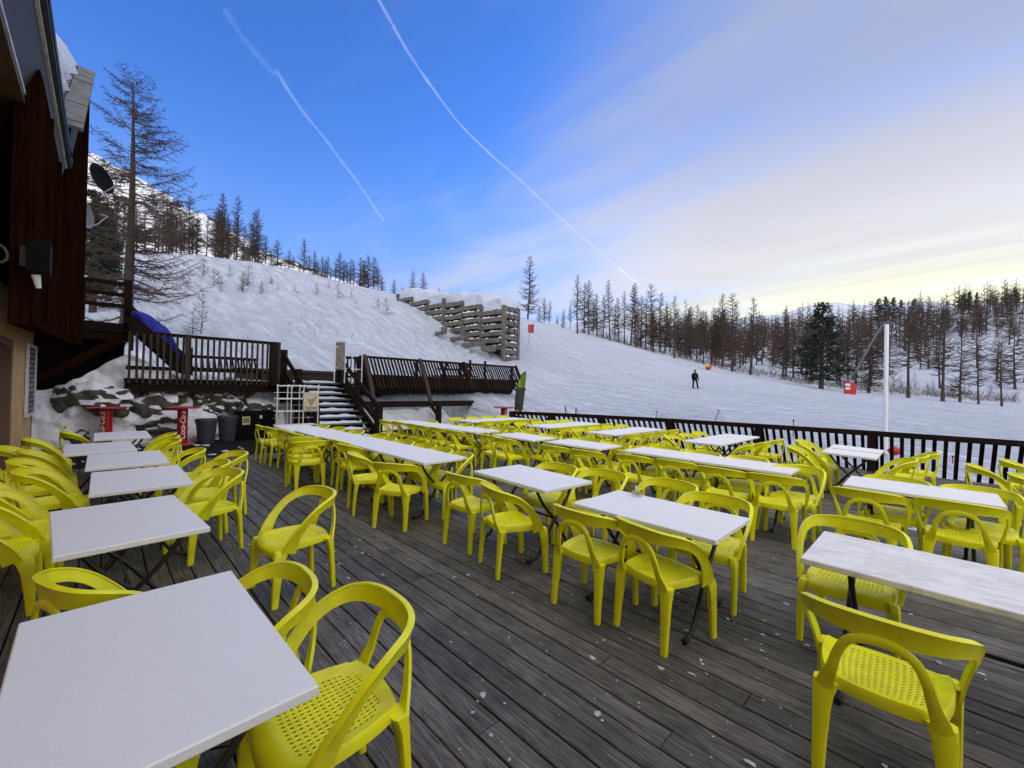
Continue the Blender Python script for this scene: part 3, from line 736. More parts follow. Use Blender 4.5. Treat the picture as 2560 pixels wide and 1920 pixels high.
row([(-3.21, 3.78), (-2.62, 3.88)], 'rear', 'the single table left of the glass', PI)
row([(-1.93, 2.83, 0.0), (-1.38, 2.88, R(-12))], 'near', 'the table with the small glass', 0)
row([(-1.92, 3.98), (-1.36, 3.70)], 'rear', 'the table with the small glass', PI)
chair(-0.18, 2.56, R(2), 'large yellow chair at lower right, its back to the viewer')
chair(-0.43, 3.72, PI, 'yellow chair behind the wet streaked table at the right')
# third row
row([(-10.2, 5.52), (-9.70, 5.62), (-8.95, 5.60), (-8.42, 5.56), (-7.87, 5.58), (-7.18, 5.50)], 'near', 'the farthest third row tables', 0)
row([(-9.38, 6.05), (-8.19, 6.28), (-7.55, 6.30), (-6.94, 6.22)], 'rear', 'the farthest third row tables', PI)
row([(-6.05, 5.55), (-5.58, 5.45)], 'near', 'the lone table between two others', 0)
row([(-5.95, 6.20), (-5.32, 6.10)], 'rear', 'the lone table between two others', PI)
row([(-4.40, 5.42, R(4)), (-3.78, 5.45, R(2))], 'near', 'the table left of the joined pair', 0)
row([(-4.55, 6.30), (-3.92, 6.22)], 'rear', 'the table left of the joined pair', PI)
row([(-3.10, 5.62), (-2.48, 5.66), (-1.88, 5.60), (-1.33, 5.64)], 'near', 'the long joined pair', 0)
row([(-3.15, 6.45), (-2.55, 6.42), (-1.92, 6.40), (-1.26, 6.12)], 'rear', 'the long joined pair', PI)
row([(-0.50, 5.50), (0.12, 5.60)], 'near', 'the narrow looking right table', 0)
row([(-0.36, 6.20), (0.27, 6.18)], 'rear', 'the narrow looking right table', PI)
chair(0.78, 5.95, R(78), 'yellow chair at the end of the narrow right table, cut by the photo edge')
# pairs beside the railing: chairs on both long sides
for nm, uc, v0, s in (('the farthest railing pair', -9.35, 7.55, 4), ('the second railing pair', -7.10, 8.02, 4), ('the third railing pair', -5.22, 8.0, 4)):
    row([(uc+0.52, v0+0.62*i) for i in range(s)], 'near', nm, Q)
    row([(uc-0.52, v0+0.62*i) for i in range(s)], 'far', nm, -Q)
row([(-2.62, 8.32, R(12)), (-2.55, 9.05), (-2.50, 9.75)], 'right', 'the seamed railing pair', Q)
row([(-3.72, 8.45), (-3.70, 9.10), (-3.70, 9.75)], 'left', 'the seamed railing pair', -Q)
row([(-0.52, 8.42, R(10)), (-0.42, 9.05), (-0.30, 9.75)], 'right', 'the tilted table', Q)
row([(-1.62, 8.70, R(6)), (-1.55, 9.30), (-1.75, 9.95)], 'left', 'the tilted table', -Q)
chair(0.52, 8.50, -Q+0.1, 'yellow chair in front of the railing near the right edge, arms in view')
chair(0.85, 7.92, -Q, 'yellow chair cut by the right edge before the railing, nearer one')
chair(0.88, 9.62, -Q, 'yellow chair cut by the right edge before the railing, farther one')
chair(1.02, 9.05, -Q, 'yellow chair cut by the right edge before the railing, between two others')

# ------------------------------------------------------------------ the restaurant building along the left side
M_ochre = mat('ochre_roughcast', (0.74, 0.46, 0.20), 0.9, var=0.16, vscale=3.0, bump=0.5, bscale=90)
M_reveal = mat('brown_stone_reveal', (0.22, 0.13, 0.08), 0.85, var=0.3, vscale=8, stretch=(1, 1, 6), bump=0.3)
M_slate = mat('grey_roof_shingle', (0.12, 0.12, 0.115), 0.8, var=0.4, vscale=5, bump=0.4)
M_flash = mat('grey_metal_gutter', (0.62, 0.62, 0.58), 0.45, 0.0, var=0.25, vscale=9)
M_fascia = mat('dark_grey_fascia', (0.035, 0.033, 0.032), 0.6, var=0.3, vscale=3)
M_black = mat('matt_black', (0.006, 0.006, 0.006), 0.7, spec=0.08)
M_glass = mat('dark_window_glass', (0.02, 0.022, 0.025), 0.08, spec=0.6)
VW = -1.15
def building():
    t = thing('restaurant_building', 'ochre restaurant with dark timber upper storey and overhanging eaves at the left', 'building', (-8, -4, 0))
    I = Matrix.Translation((8, 4, 0))
    def B(mb, name, m, par=None, sm=None):
        mb.v = [tuple(I @ Vector(v)) for v in mb.v]
        return mb.build(name, m, par or t, sm)
    w = MB()
    def wallseg(u0, u1, z0, z1): w.box(((u0+u1)/2, VW-0.2, (z0+z1)/2), (abs(u1-u0), 0.4, z1-z0))
    wallseg(5.5, -8.9, -0.1, 3.2); wallseg(-11.7, -14.6, -0.1, 3.2); wallseg(-17.1, -20.4, -0.1, 3.2)
    wallseg(-8.9, -11.7, 2.36, 3.2); wallseg(-14.6, -17.1, 2.62, 3.2)
    w.box((-20.2, -4, 1.5), (0.4, 5.3, 3.3))
    B(w, 'wall', M_ochre)
    # first doorway
    d = MB()
    d.box((-11.62, VW-0.32, 1.13), (0.2, 0.62, 2.46)); d.box((-8.98, VW-0.32, 1.13), (0.2, 0.62, 2.46)); d.box((-10.3, VW-0.32, 2.30), (2.44, 0.62, 0.13))
    fr = B(d, 'door_frame', M_reveal)
    d = MB()
    for u in (-9.15, -10.3, -11.45): d.box((u, VW-0.55, 1.12), (0.12, 0.08, 2.24))
    d.box((-10.3, VW-0.55, 0.12), (2.4, 0.078, 0.24)); d.box((-10.3, VW-0.55, 2.18), (2.4, 0.078, 0.12)); d.box((-10.3, VW-0.55, 0.95), (2.4, 0.076, 0.09))
    dr = B(d, 'door', M_brown)
    d = MB(); d.box((-10.3, VW-0.58, 1.12), (2.4, 0.02, 2.2)); B(d, 'glass', M_glass, dr).location = (0, 0, 0)
    # second doorway
    d = MB(); d.box((-17.02, VW-0.3, 1.25), (0.18, 0.6, 2.74)); d.box((-14.68, VW-0.3, 1.25), (0.18, 0.6, 2.74)); d.box((-15.85, VW-0.3, 2.56), (2.16, 0.6, 0.14))
    B(d, 'door_frame', M_brown)
    d = MB(); d.box((-15.85, VW-0.5, 1.2), (2.16, 0.07, 2.6)); dr = B(d, 'door', M_reveal)
    d = MB(); d.box((-16.1, VW-0.455, 2.0), (1.2, 0.02, 0.5)); B(d, 'notice', mat('pale_paper', (0.5, 0.5, 0.48), 0.8), dr)
    # upper timber band with stepped lower edge
    d = MB()
    d.box((-2.0, VW+0.02, 4.05), (15.4, 0.30, 1.9)); d.box((-11.2, VW+0.04, 4.2), (3.0, 0.30, 1.8)); d.box((-13.8, VW+0.06, 4.2), (2.2, 0.30, 2.0))
    d.box((-10.0, -3.5, 5.0), (14, 4.3, 3.6))
    B(d, 'upper_wall', M_brown)
    for k in range(18):
        d = MB(); d.box((0.5-k*0.72, VW+0.24, 3.9), (0.07, 0.05, 1.7)); B(d, 'wall_batten', M_brown)
    # near eave: gutter strip, fascia, lower strip, soffit
    d = MB(); d.bar((6, -0.50, 5.02), (-9.8, -0.50, 5.06), 0.05, 0.035); d.bar((6, -0.65, 4.575), (-10.4, -0.65, 4.62), 0.05, 0.04)
    B(d, 'gutter', M_flash)
    d = MB(); d.add([(6, -0.5, 5.01), (-9.8, -0.5, 5.05), (-10.4, -0.65, 4.62), (6, -0.65, 4.57), (6, -0.62, 5.01), (-9.8, -0.62, 5.05), (-10.4, -0.77, 4.62), (6, -0.77, 4.57)], [(0, 1, 2, 3), (7, 6, 5, 4), (0, 4, 5, 1), (3, 2, 6, 7), (1, 5, 6, 2), (0, 3, 7, 4)])
    B(d, 'fascia', M_fascia)
    d = MB(); d.box((-2.0, -0.90, 4.53), (16.6, 0.54, 0.05)); B(d, 'soffit', mat('stained_soffit_boards', (0.10, 0.055, 0.02), 0.7, var=0.3, vscale=6))
    d = MB(); d.bar((5.9, -0.49, 5.10), (-9.9, -0.49, 5.13), 0.12, 0.08); d.add([(6, -0.42, 5.14), (-9.9, -0.42, 5.14), (-9.9, -6, 8.4), (6, -6, 8.4), (6, -0.42, 5.24), (-9.9, -0.42, 5.24), (-9.9, -6, 8.5), (6, -6, 8.5)], [(0, 1, 2, 3), (7, 6, 5, 4), (0, 4, 5, 1), (1, 5, 6, 2), (2, 6, 7, 3), (3, 7, 4, 0)])
    B(d, 'roof', M_fascia)
    # the taller shed roofed volume beyond
    d = MB(); P = [(-6.6, 2.24), (-15.0, 2.54), (-15.0, 9.0), (-9.6, 5.35), (-6.6, 4.9)]
    v0, v1 = -0.53, -0.70
    d.add([(u, v0, z) for u, z in P]+[(u, v1, z) for u, z in P], [(0, 1, 2, 3, 4), (9, 8, 7, 6, 5)]+[(i, i+5, (i+1) % 5+5, (i+1) % 5) for i in range(5)])
    d.box((-14.86, -3.3, 5.6), (0.28, 5.1, 6.6))
    B(d, 'gable_wall', M_brown)
    d = MB()
    for k, u in enumerate((-7.4, -8.8, -10.2, -11.5, -12.7, -13.6, -14.4)):
        zt = max(4.8, 5.35+(-9.6-u)*0.676); zb = 2.3+(-6.6-u)/9.1*0.3
        d = MB(); d.box((u, -0.51, (zt+zb)/2), (0.10, 0.07, zt-zb-0.1)); B(d, 'wall_batten', M_brown)
    d = MB(); d.box((-14.94, -0.47, 5.75), (0.16, 0.20, 6.4))
    B(d, 'corner_post', M_brown)
    d = MB()
    a = Vector((-9.3, -0.45, 5.22)); b = Vector((-15.2, -0.45, 9.22))
    d.bar(a, b, 0.06, 0.42); B(d, 'bargeboard', M_greyw)
    dr = (b-a).normalized(); n = Vector((0, 1, 0)).cross(dr)
    if n.z < 0: n = -n
    d = MB(); rr_ = random.Random(9)
    for r in range(18):
        for q in range(4):
            c = a+dr*(0.19+r*0.385)+n*(0.30+0.010*(q % 2))+Vector((0, 0.02-q*0.30, 0))
            d.bar(c-dr*0.24+n*rr_.uniform(-0.015, 0.02), c+dr*(0.22+rr_.uniform(-0.03, 0.03))+n*rr_.uniform(-0.01, 0.03), 0.285, 0.05, up=n-dr*0.25)
    d.bar(a+n*0.24+Vector((0, -2.9, 0)), b+n*0.24+Vector((0, -2.9, 0)), 5.6, 0.06, up=n)
    B(d, 'roof', M_slate)
    return t
building()
def roof_snow():
    from mathutils import noise
    a = Vector((-9.3, -0.45, 5.22)); b = Vector((-15.2, -0.45, 9.22)); dr = (b-a).normalized(); n = Vector((0, 1, 0)).cross(dr); n = n if n.z > 0 else -n
    m = MB(); K, J = 46, 26; vs = []
    for i in range(K+1):
        t = i/K
        for j in range(J+1):
            q = j/J; vv = -0.62-q*4.6+0.20*noise.noise(Vector((t*14, 3, 1)))*(1-q)
            edge = min(1, q*3.0)**0.5*min(1, (t-0.0)*8)**0.5*min(1, max(0, 1-t)*9)**0.5
            h = 0.345+1.35*edge*(1+0.15*noise.noise(Vector((t*5, q*4, 0))))
            p = a+dr*(t*7.0)+n*h; vs.append((p.x, vv, p.z))
    fs = [(i*(J+1)+j, (i+1)*(J+1)+j, (i+1)*(J+1)+j+1, i*(J+1)+j+1) for i in range(K) for j in range(J)]
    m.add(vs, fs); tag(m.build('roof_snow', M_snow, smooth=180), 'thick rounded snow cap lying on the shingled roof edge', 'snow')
roof_snow()
def dish(px, py, D, r, face, m, label):
    c = Vector(at_d(px, py, D)); t = thing('satellite_dish', label, 'satellite dish', tuple(c), 0, 'satellite dishes on the timber wall')
    q = Vector(face).normalized().to_track_quat('Z', 'Y')
    b = MB(); prof = [(0.001, -0.10), (r*0.4, -0.082), (r*0.75, -0.04), (r*0.97, 0.0), (r, 0.008), (r*0.96, 0.010), (r*0.72, -0.028), (r*0.38, -0.066), (0.001, -0.082)]
    b.lathe(prof, 32); b.v = [tuple(q @ Vector(v)) for v in b.v]; b.build('reflector', m, t, 60)
    b = MB(); P = [q @ Vector((0, -r*0.95, 0)), q @ Vector((0, -r*0.7, 0.22)), q @ Vector((0, -r*0.15, 0.42))]; b.tube(P, 0.014, 8); b.build('feed_arm', M_white, t, 60)
    b = MB(); p = q @ Vector((0, -r*0.1, 0.44)); b.tube([p, p+q @ Vector((0, 0.03, -0.12))], 0.035, 10); b.build('receiver', M_galv, t, 60)
    b = MB(); w = Vector((-15.6, -0.42, c.z-0.18)); e = q @ Vector((0, 0, -0.1)); b.tube([w-c, w-c+Vector((0, (c.y-w.y)*0.75, 0)), Vector((e.x, e.y, e.z-0.12)), e], 0.02, 8); b.build('bracket', M_white, t, 60)
dish(255, 447, 11.0, 0.37, (0.60, 0.76, 0.22), M_black, 'black round satellite dish, upper of two on the timber wall')
dish(214, 536, 10.9, 0.35, (0.42, 0.90, 0.08), mat('grey_dish', (0.16, 0.165, 0.17), 0.5), 'grey satellite dish seen nearly side on, lower of two')
def menu_board():
    t = thing('menu_board', 'tall white framed board of small pictures on the ochre wall', 'sign', (-13.98, VW, 1.64))
    f = MB()
    for z in (-0.74, 0.74): f.box((0, 0.035, z), (1.46, 0.05, 0.06))
    for x in (-0.70, 0.70): f.box((x, 0.035, 0), (0.06, 0.048, 1.44))
    f.build('frame', M_white, t)
    p = MB(); p.box((0, 0.02, 0), (1.36, 0.03, 1.42)); p.build('panel', mat('dark_board', (0.02, 0.02, 0.022), 0.4), t)
    s = MB(); r = random.Random(5)
    for i in range(5):
        for j in range(13): s.box((-0.53+i*0.265, 0.038, -0.63+j*0.105), (r.uniform(0.12, 0.2), 0.006, r.uniform(0.04, 0.075)))
    s.build('printed_pictures', mat('printed_pictures', (0.32, 0.33, 0.33), 0.5, var=0.6, vscale=9), t)
menu_board()
def wall_lamp(u, z, label, s=1.0):
    t = thing('wall_lamp', label, 'lamp', (u, VW, z))
    b = MB(); b.tube(catmull([(0, 0, 0.05), (0, 0.16*s, 0.12*s), (0.02, 0.34*s, 0.06*s)], 5), 0.02, 8); b.build('arm', M_black, t, 60)
    b = MB(); b.lathe([(0.05*s, 0.10*s), (0.12*s, 0.04*s), (0.26*s, -0.12*s), (0.25*s, -0.12*s), (0.10*s, 0.02*s), (0.03*s, 0.08*s)], 20, (0.02, 0.36*s, 0)); b.build('lamp_shade', mat('dark_grey_shade', (0.05, 0.05, 0.055), 0.5), t, 60)
wall_lamp(-17.9, 2.72, 'dark grey bell shaded wall lamp over the farther doorway', 1.25)
def wall_speaker():
    t = thing('wall_speaker', 'black box speaker with a white lamp below it under the eave', 'speaker', (-6.4, -0.60, 2.80))
    b = MB(); b.box((0, 0.12, 0.10), (0.24, 0.16, 0.32), bev=0.01); b.build('cabinet', M_black, t)
    b = MB(); b.box((0, 0.02, 0.10), (0.05, 0.06, 0.2)); b.build('bracket', M_steel, t)
    b = MB(); b.tube([(0.02, 0.10, -0.07), (0.0, 0.12, -0.20)], [0.035, 0.02], 10); b.build('lamp', M_white, t, 60)
wall_speaker()
def ring_light():
    c = Vector(at_d(-8, 632, 4.6)); t = thing('ring_fixture', 'white ring on the dark timber, half cut by the left edge', 'ring', tuple(c))
    b = MB(); q = Vector((0.7, 0.7, 0)).to_track_quat('Z', 'Y'); b.tube([q @ Vector((0.10*math.cos(a), 0.10*math.sin(a), 0)) for a in np.linspace(0, 2*PI, 24, endpoint=False)], 0.014, 8, closed=True); b.build('ring', M_white, t, 60)
    b = MB(); b.tube([(0, 0, 0), (0, -0.5, 0)], 0.012, 6); b.build('bracket', M_steel, t, 60)
ring_light()

# balcony on the far corner of the building and its tarpaulin covered stair
def balcony():
    U = -16.0
    t = thing('timber_balcony', 'small dark timber balcony with three rails at the building corner', 'balcony', (U, 0, 3.2))
    def b_(mb, n, m=M_dark): mb.v = [(x-U, y, z-3.2) for x, y, z in mb.v]; return mb.build(n, m, t)
    b = MB(); b.box((U-1.2, -0.1, 3.12), (2.6, 1.24, 0.26)); b.box((U-1.2, -0.1, 2.88), (2.5, 1.2, 0.2)); b_(b, 'floor')
    for v in (-0.42, 0.47):
        b = MB(); b.box((U, v, 3.80), (0.11, 0.11, 1.16)); b_(b, 'post')
    b = MB(); b.box((U, 0.47, 3.84), (0.16, 0.16, 1.3)); b_(b, 'post')
    for z in (4.36, 4.05, 3.74):
        b = MB(); b.box((U+0.01, 0.02, z), (0.06, 0.98, 0.10)); b_(b, 'rail')
    b = MB(); b.bar((-15.3, -1.1, 1.70), (-15.9, 0.30, 2.78), 0.16, 0.18); b_(b, 'brace', M_brown)
    b = MB(); b.box((-17.4, -0.65, 1.9), (1.2, 2.2, 2.2)); b_(b, 'dark_void_block', M_black)  # black block standing in for the deep shade under the balcony
    b = MB(); b.box((-15.7, 0.55, 2.86), (0.1, 0.1, 0.72)); b_(b, 'post')
balcony()
def tarp_stair():
    t = thing('covered_stair', 'dark timber stair covered by a bright blue tarpaulin beside the balcony', 'stair', (-16, 0.6, 1.9))
    def b_(mb, n, m, sm=None): mb.v = [(x+16, y-0.6, z-1.9) for x, y, z in mb.v]; return mb.build(n, m, t, sm)
    b = MB()
    b.bar((-15.75, 0.5, 3.45), (-15.75, 1.9, 1.95), 0.08, 0.34); b_(b, 'stringer', M_dark)
    b = MB(); b.bar((-16.9, 0.5, 3.45), (-16.9, 1.9, 1.95), 0.08, 0.34); b_(b, 'stringer', M_dark)
    b = MB()
    for k in range(8): b.box((-16.3, 0.6+k*0.17, 3.22-k*0.18), (1.1, 0.26, 0.05))
    b_(b, 'step', M_dark)
    b = MB()
    b.bar((-15.75, 0.52, 3.72), (-15.75, 1.85, 2.32), 0.07, 0.10); b.box((-15.75, 1.88, 2.25), (0.10, 0.10, 0.9)); b_(b, 'handrail', M_dark)
    from mathutils import noise
    top = [(0.56, 3.52, 3.64), (0.72, 3.38, 3.64), (0.92, 3.18, 3.56), (1.15, 2.94, 3.36), (1.32, 2.78, 3.22), (1.45, 2.64, 3.00), (1.56, 2.50, 2.72), (1.66, 2.38, 2.42)]
    m = MB(); vs = []; n = len(top); K = 12
    C = catmull([(v, zl, zh) for v, zl, zh in top], 5)
    for v, zl, zh in C:
        for j in range(K+1):
            q = j/K
            u = -15.70-(0 if q < 0.3 else (q-0.3)/0.7*1.3); z = zl+(zh-zl)*min(1, q/0.3)
            z += 0.04*noise.noise(Vector((v*3, q*5, 0))); u += 0.03*noise.noise(Vector((v*4, q*4, 5)))
            vs.append((u, v, z))
    m.add(vs, [(i*(K+1)+j, i*(K+1)+j+1, (i+1)*(K+1)+j+1, (i+1)*(K+1)+j) for i in range(len(C)-1) for j in range(K)])
    b_(m, 'tarpaulin', mat('blue_tarpaulin', (0.008, 0.016, 0.34), 0.40, spec=0.3, var=0.3, vscale=3, bump=0.4, bscale=7), 180)
tarp_stair()

# ------------------------------------------------------------------ timber stair, upper terraces and the bank under them
US = -15.0; ZT = 1.74
def staircase():
    t = thing('timber_staircase', 'dark timber stair with snowy treads climbing to the upper terrace', 'stair', (-12, 5.1, 0))
    def b_(mb, n, m=M_dark, par=None): mb.v = [(x+12, y-5.1, z) for x, y, z in mb.v]; return mb.build(n, m, par or t)
    n = 10; run = 3.0/n; rise = ZT/n; sn = MB(); rnd = random.Random(4)
    from mathutils import noise
    mst = mat('grey_stair_tread', (0.10, 0.105, 0.105), 0.6, var=0.3, vscale=10)
    for k in range(n):
        u = -12.0-run*k-run/2; z = rise*(k+1)
        b = MB(); b.box((u, 5.12, z-0.025), (run+0.03, 1.72, 0.05)); b_(b, 'step', mst)
        b = MB(); b.box((u-run/2+0.02, 5.12, z-rise/2-0.03), (0.02, 1.70, rise-0.06)) ; b_(b, 'riser', M_black)
        # irregular snow pad on the tread
        L_, K = 26, 5; vs = []
        for i in range(L_+1):
            for j in range(K+1):
                x, y = i/L_, j/K
                e = min(1, x*7, (1-x)*5)**0.5*min(1, y*3+0.1, (1-y)*4)**0.5 if 0 < x < 1 else 0
                h = 0.008+0.075*e*(0.65+0.6*noise.noise(Vector((x*6, y*2, k*3.3)))) if 0 < j < K else -0.01
                vs.append((u+run/2-0.02-y*(run-0.02)+0.02*noise.noise(Vector((x*9, k, 2))), 4.32+0.05*noise.noise(Vector((k, 1, y*3)))+x*(1.52-0.25*abs(noise.noise(Vector((k*1.7, 4, 0))))), z+h))
        sn.add(vs, [(i*(K+1)+j, (i+1)*(K+1)+j, (i+1)*(K+1)+j+1, i*(K+1)+j+1) for i in range(L_) for j in range(K)])
    for v in (4.22, 6.03):
        b = MB(); b.bar((-11.8, v, 0.04), (-15.05, v, ZT+0.10), 0.08, 0.30); b_(b, 'stringer')
        b = MB(); b.box((-12.0, v, 0.55), (0.15, 0.15, 1.14)); b_(b, 'newel_post', M_darkv)
        b = MB(); b.box((-13.5, v, 1.25), (0.16, 0.16, 1.75)); b_(b, 'newel_post', M_darkv)
        b = MB(); b.box((-15.0, v, 2.10), (0.18, 0.18, 1.36)); b_(b, 'newel_post', M_darkv)
        for a, c in (((-11.95, 1.02), (-15.0, 2.62)), ((-11.95, 0.56), (-15.0, 2.14))):
            b = MB(); b.bar((-11.95, v, a[1]), (-15.0, v, c[1]), 0.06, 0.14); b_(b, 'handrail')
    o = tag(sn.build('stair_snow', M_snow, smooth=180), 'trodden snow lying on the treads of the timber stair', 'snow')
staircase()
def terrace(name, label, v0, v1, d=3.6, zf=ZT):
    t = thing(name, label, 'terrace', (US, v0, 0))
    def b_(mb, n, m=M_dark): mb.v = [(x-US, y-v0, z) for x, y, z in mb.v]; return mb.build(n, m, t)
    b = MB(); b.box((US-d/2, (v0+v1)/2, zf-0.04), (d, v1-v0, 0.08)); b_(b, 'floor')
    b = MB(); b.box((US-0.05, (v0+v1)/2, zf-0.22), (0.14, v1-v0, 0.26)); b_(b, 'beam')
    b = MB(); b.box((US-0.9, (v0+v1)/2, zf-0.62), (0.1, v1-v0-0.05, 1.0)); b_(b, 'dark_void_sheet', M_black)  # black sheet painted as the shadowed void below the terrace floor
    return t, b_
# left terrace with its upright slatted balustrade
t, b_ = terrace('left_terrace', 'dark left hand terrace on the rocky bank with upright slat balustrade', 0.42, 4.12)
b = MB(); b.box((US+0.02, 2.25, 2.96), (0.07, 3.62, 0.09)); b_(b, 'top_rail')
b = MB(); b.box((US-0.02, 2.25, 2.02), (0.06, 3.62, 0.10)); b_(b, 'bottom_rail')
b = MB()
for k in range(26):
    v = 0.50+k*0.1405; b.bar((US+0.07, v, 2.95), (US+0.07, v+0.012*math.sin(k*2.1), 1.60+0.03*math.sin(k*1.3)), 0.055, 0.026, up=(1, 0, 0))
b_(b, 'slat_panel', M_greyw)
for v in (1.72, 4.02):
    b = MB(); b.box((US+0.11, v, 2.35), (0.08, 0.13, 1.3)); b_(b, 'post', M_greyw)
b = MB(); b.box((US+0.14, 3.92, 2.30), (0.05, 0.16, 1.4)); b.box((US+0.18, 3.80, 2.30), (0.04, 0.10, 1.35)); b_(b, 'post', M_darkv)
def snow_bench(): 
    t = thing('garden_bench', 'slatted bench half buried in snow behind the left balustrade', 'bench', (-16.2, 2.6, ZT))
    b = MB(); b.box((0, 0.2, 0.72), (0.06, 1.9, 0.09)); b.build('top_rail', M_dark, t)
    b = MB()
    for k in range(12): b.bar((0, -0.7+k*0.16, 0.70), (0.10, -0.66+k*0.16, 0.30), 0.05, 0.025, up=(1, 0, 0))
    b.build('backrest', M_dark, t)
    b = MB(); b.box((0.3, 0.2, 0.34), (0.5, 1.9, 0.06)); b.build('seat', M_dark, t)
    for y in (-0.7, 1.1):
        b = MB(); b.box((0.3, y, 0.16), (0.5, 0.08, 0.32)); b.build('leg', M_dark, t)
snow_bench()
# landing at the stair head and the long leaning balustrade of the right terrace
t, b_ = terrace('right_terrace', 'dark right hand terrace with a long slanting slatted balustrade', 4.14, 14.6)
b = MB(); b.box((US-3.3, 5.6, ZT+0.22), (0.10, 4.2, 0.40)); b.box((US-3.25, 5.6, ZT+0.46), (0.2, 4.2, 0.07)); b_(b, 'kerb_board', M_greyw)
b = MB(); b.box((US, 6.48, 2.66), (0.06, 0.78, 0.09)); b.box((US, 6.48, 1.98), (0.05, 0.78, 0.08)); b_(b, 'top_rail')
b = MB()
for k in range(6): b.box((US+0.03, 6.18+k*0.135, 2.24), (0.03, 0.055, 0.95))
b_(b, 'slat_panel', M_darkv)
UT, UB = -15.15, -14.45; ZR, ZB = 2.78, 1.60; VA, VB = 6.95, 14.9
b = MB(); b.box((UT-0.02, (VA+VB)/2-0.05, ZR-0.03), (0.13, VB-VA+0.1, 0.08)); b_(b, 'top_rail')
b = MB(); b.bar((-14.86, VA, 2.03), (-14.86, VB, 2.03), 0.06, 0.12); b_(b, 'bottom_rail')
b = MB(); b.box((-15.0, (VA+VB)/2, 1.86), (0.05, VB-VA-0.1, 0.46)); b_(b, 'back_board', M_black)
b = MB(); b.add([(UT-0.02, VA-0.03, ZR-0.02), (UB-0.05, VA-0.03, ZB-0.1), (UB-0.95, VA-0.03, ZB-0.1), (UT-0.55, VA-0.03, ZR-0.02), (UT-0.02, VA+0.03, ZR-0.02), (UB-0.05, VA+0.03, ZB-0.1), (UB-0.95, VA+0.03, ZB-0.1), (UT-0.55, VA+0.03, ZR-0.02)], [(0, 1, 2, 3), (7, 6, 5, 4), (0, 4, 5, 1), (1, 5, 6, 2), (2, 6, 7, 3), (3, 7, 4, 0)]); b_(b, 'end_panel', M_darkv)
k = 0; v = VA+0.14; bays = [MB(), MB(), MB(), MB()]
while v < VB-0.02:
    bb = bays[min(3, int((v-VA)/((VB-VA)/4)))]
    bb.bar((UT+0.03, v, ZR-0.05), (UB+0.03, v+0.01*math.sin(k*1.7), ZB-0.02+0.03*math.sin(k*2.3)), 0.075, 0.03, up=(1, 0, 0.4)); v += 0.142; k += 1
for bb in bays: b_(bb, 'slat_panel', M_dark)
for v in (VA+0.02, 9.35, 11.6, VB):
    b = MB(); b.bar((UT+0.10, v, ZR+0.02), (UB+0.30, v, 1.05) if v < 10 else (UB+0.06, v, 1.58), 0.12, 0.12, up=(1, 0, 0.4)); b_(b, 'leaning_post', M_greyw if v < 10 else M_darkv)
    b = MB(); b.box((US-0.35, v+0.04, 2.1), (0.10, 0.10, 1.3)); b_(b, 'post', M_darkv)
for v in (12.2, 13.1):
    b = MB(); b.box((UT-0.15, v, 2.45), (0.08, 0.08, 1.0)); b_(b, 'post', M_darkv)
b = MB(); b.box((-14.2, 9.4, 1.0), (0.16, 6.5, 0.22)); b_(b, 'lower_beam')
for v in (7.2, 9.75, 12.35):
    b = MB(); b.box((-14.2, v, 0.5), (0.17, 0.17, 1.0)); 
    b.bar((-14.2, v-0.35, 0.90), (-14.2, v-0.06, 0.55), 0.10, 0.10); b_(b, 'lower_post', M_darkv)
# picnic table upended on the right terrace
def picnic():
    t = thing('picnic_table', 'dark picnic table with X legs showing through the leaning balustrade', 'table', (-16.1, 11.9, ZT))
    b = MB(); b.box((0, 0, 0.76), (0.75, 1.7, 0.05)); b.build('tabletop', M_dark, t)
    for y in (-0.6, 0.6):
        b = MB(); b.bar((-0.4, y, 0), (0.3, y, 1.08), 0.06, 0.10, up=(0, 1, 0)); b.bar((0.4, y, 0), (-0.3, y, 1.08), 0.06, 0.10, up=(0, 1, 0)); b.build('leg', M_dark, t)
    for x in (-0.62, 0.62):
        b = MB(); b.box((x, 0, 0.44), (0.26, 1.7, 0.05)); b.build('bench_seat', M_dark, t)
picnic()
def frame_rack(px0, px1, pyt, pyb, D, label, board=True):
    a = Vector(at_d(px0, pyt, D)); c = Vector(at_d(px1, pyt+12, D+0.4)); zb = ZT
    t = thing('metal_frame', label, 'frame', (a.x, a.y, zb)); w = c-a; w.z = 0
    for k, (p, zt) in enumerate(((Vector((0, 0, 0)), a.z-zb), (w, c.z-zb))):
        q = p+w.normalized()*0.32*(1 if k == 0 else -1)
        b = MB(); b.tube(catmull([p, p+Vector((0, 0, zt-0.08)), p+(q-p)*0.15+Vector((0, 0, zt)), p+(q-p)*0.85+Vector((0, 0, zt)), q+Vector((0, 0, zt-0.08)), q], 4), 0.018, 8); b.build('upright_loop', M_white, t, 60)
        if k == 0 and board:
            b = MB(); m = (p+q)/2; b.bar(m+Vector((0.03, 0, 0.45)), m+Vector((0.03, 0, zt-0.06)), 0.30, 0.02, up=(0.7, -0.7, 0)); b.build('notice_board', mat('grey_notice', (0.25, 0.23, 0.20), 0.7, var=0.4, vscale=8), t)
    for z in (1.0, 0.42):
        b = MB(); b.tube([(0, 0, (a.z-zb)*z*0.85), tuple(w+Vector((0, 0, (c.z-zb)*z*0.85)))], 0.014, 6); b.build('crossbar', M_white, t, 60)
frame_rack(838, 906, 850, 945, 14.2, 'thin white metal frame with a grey notice standing at the stair head')

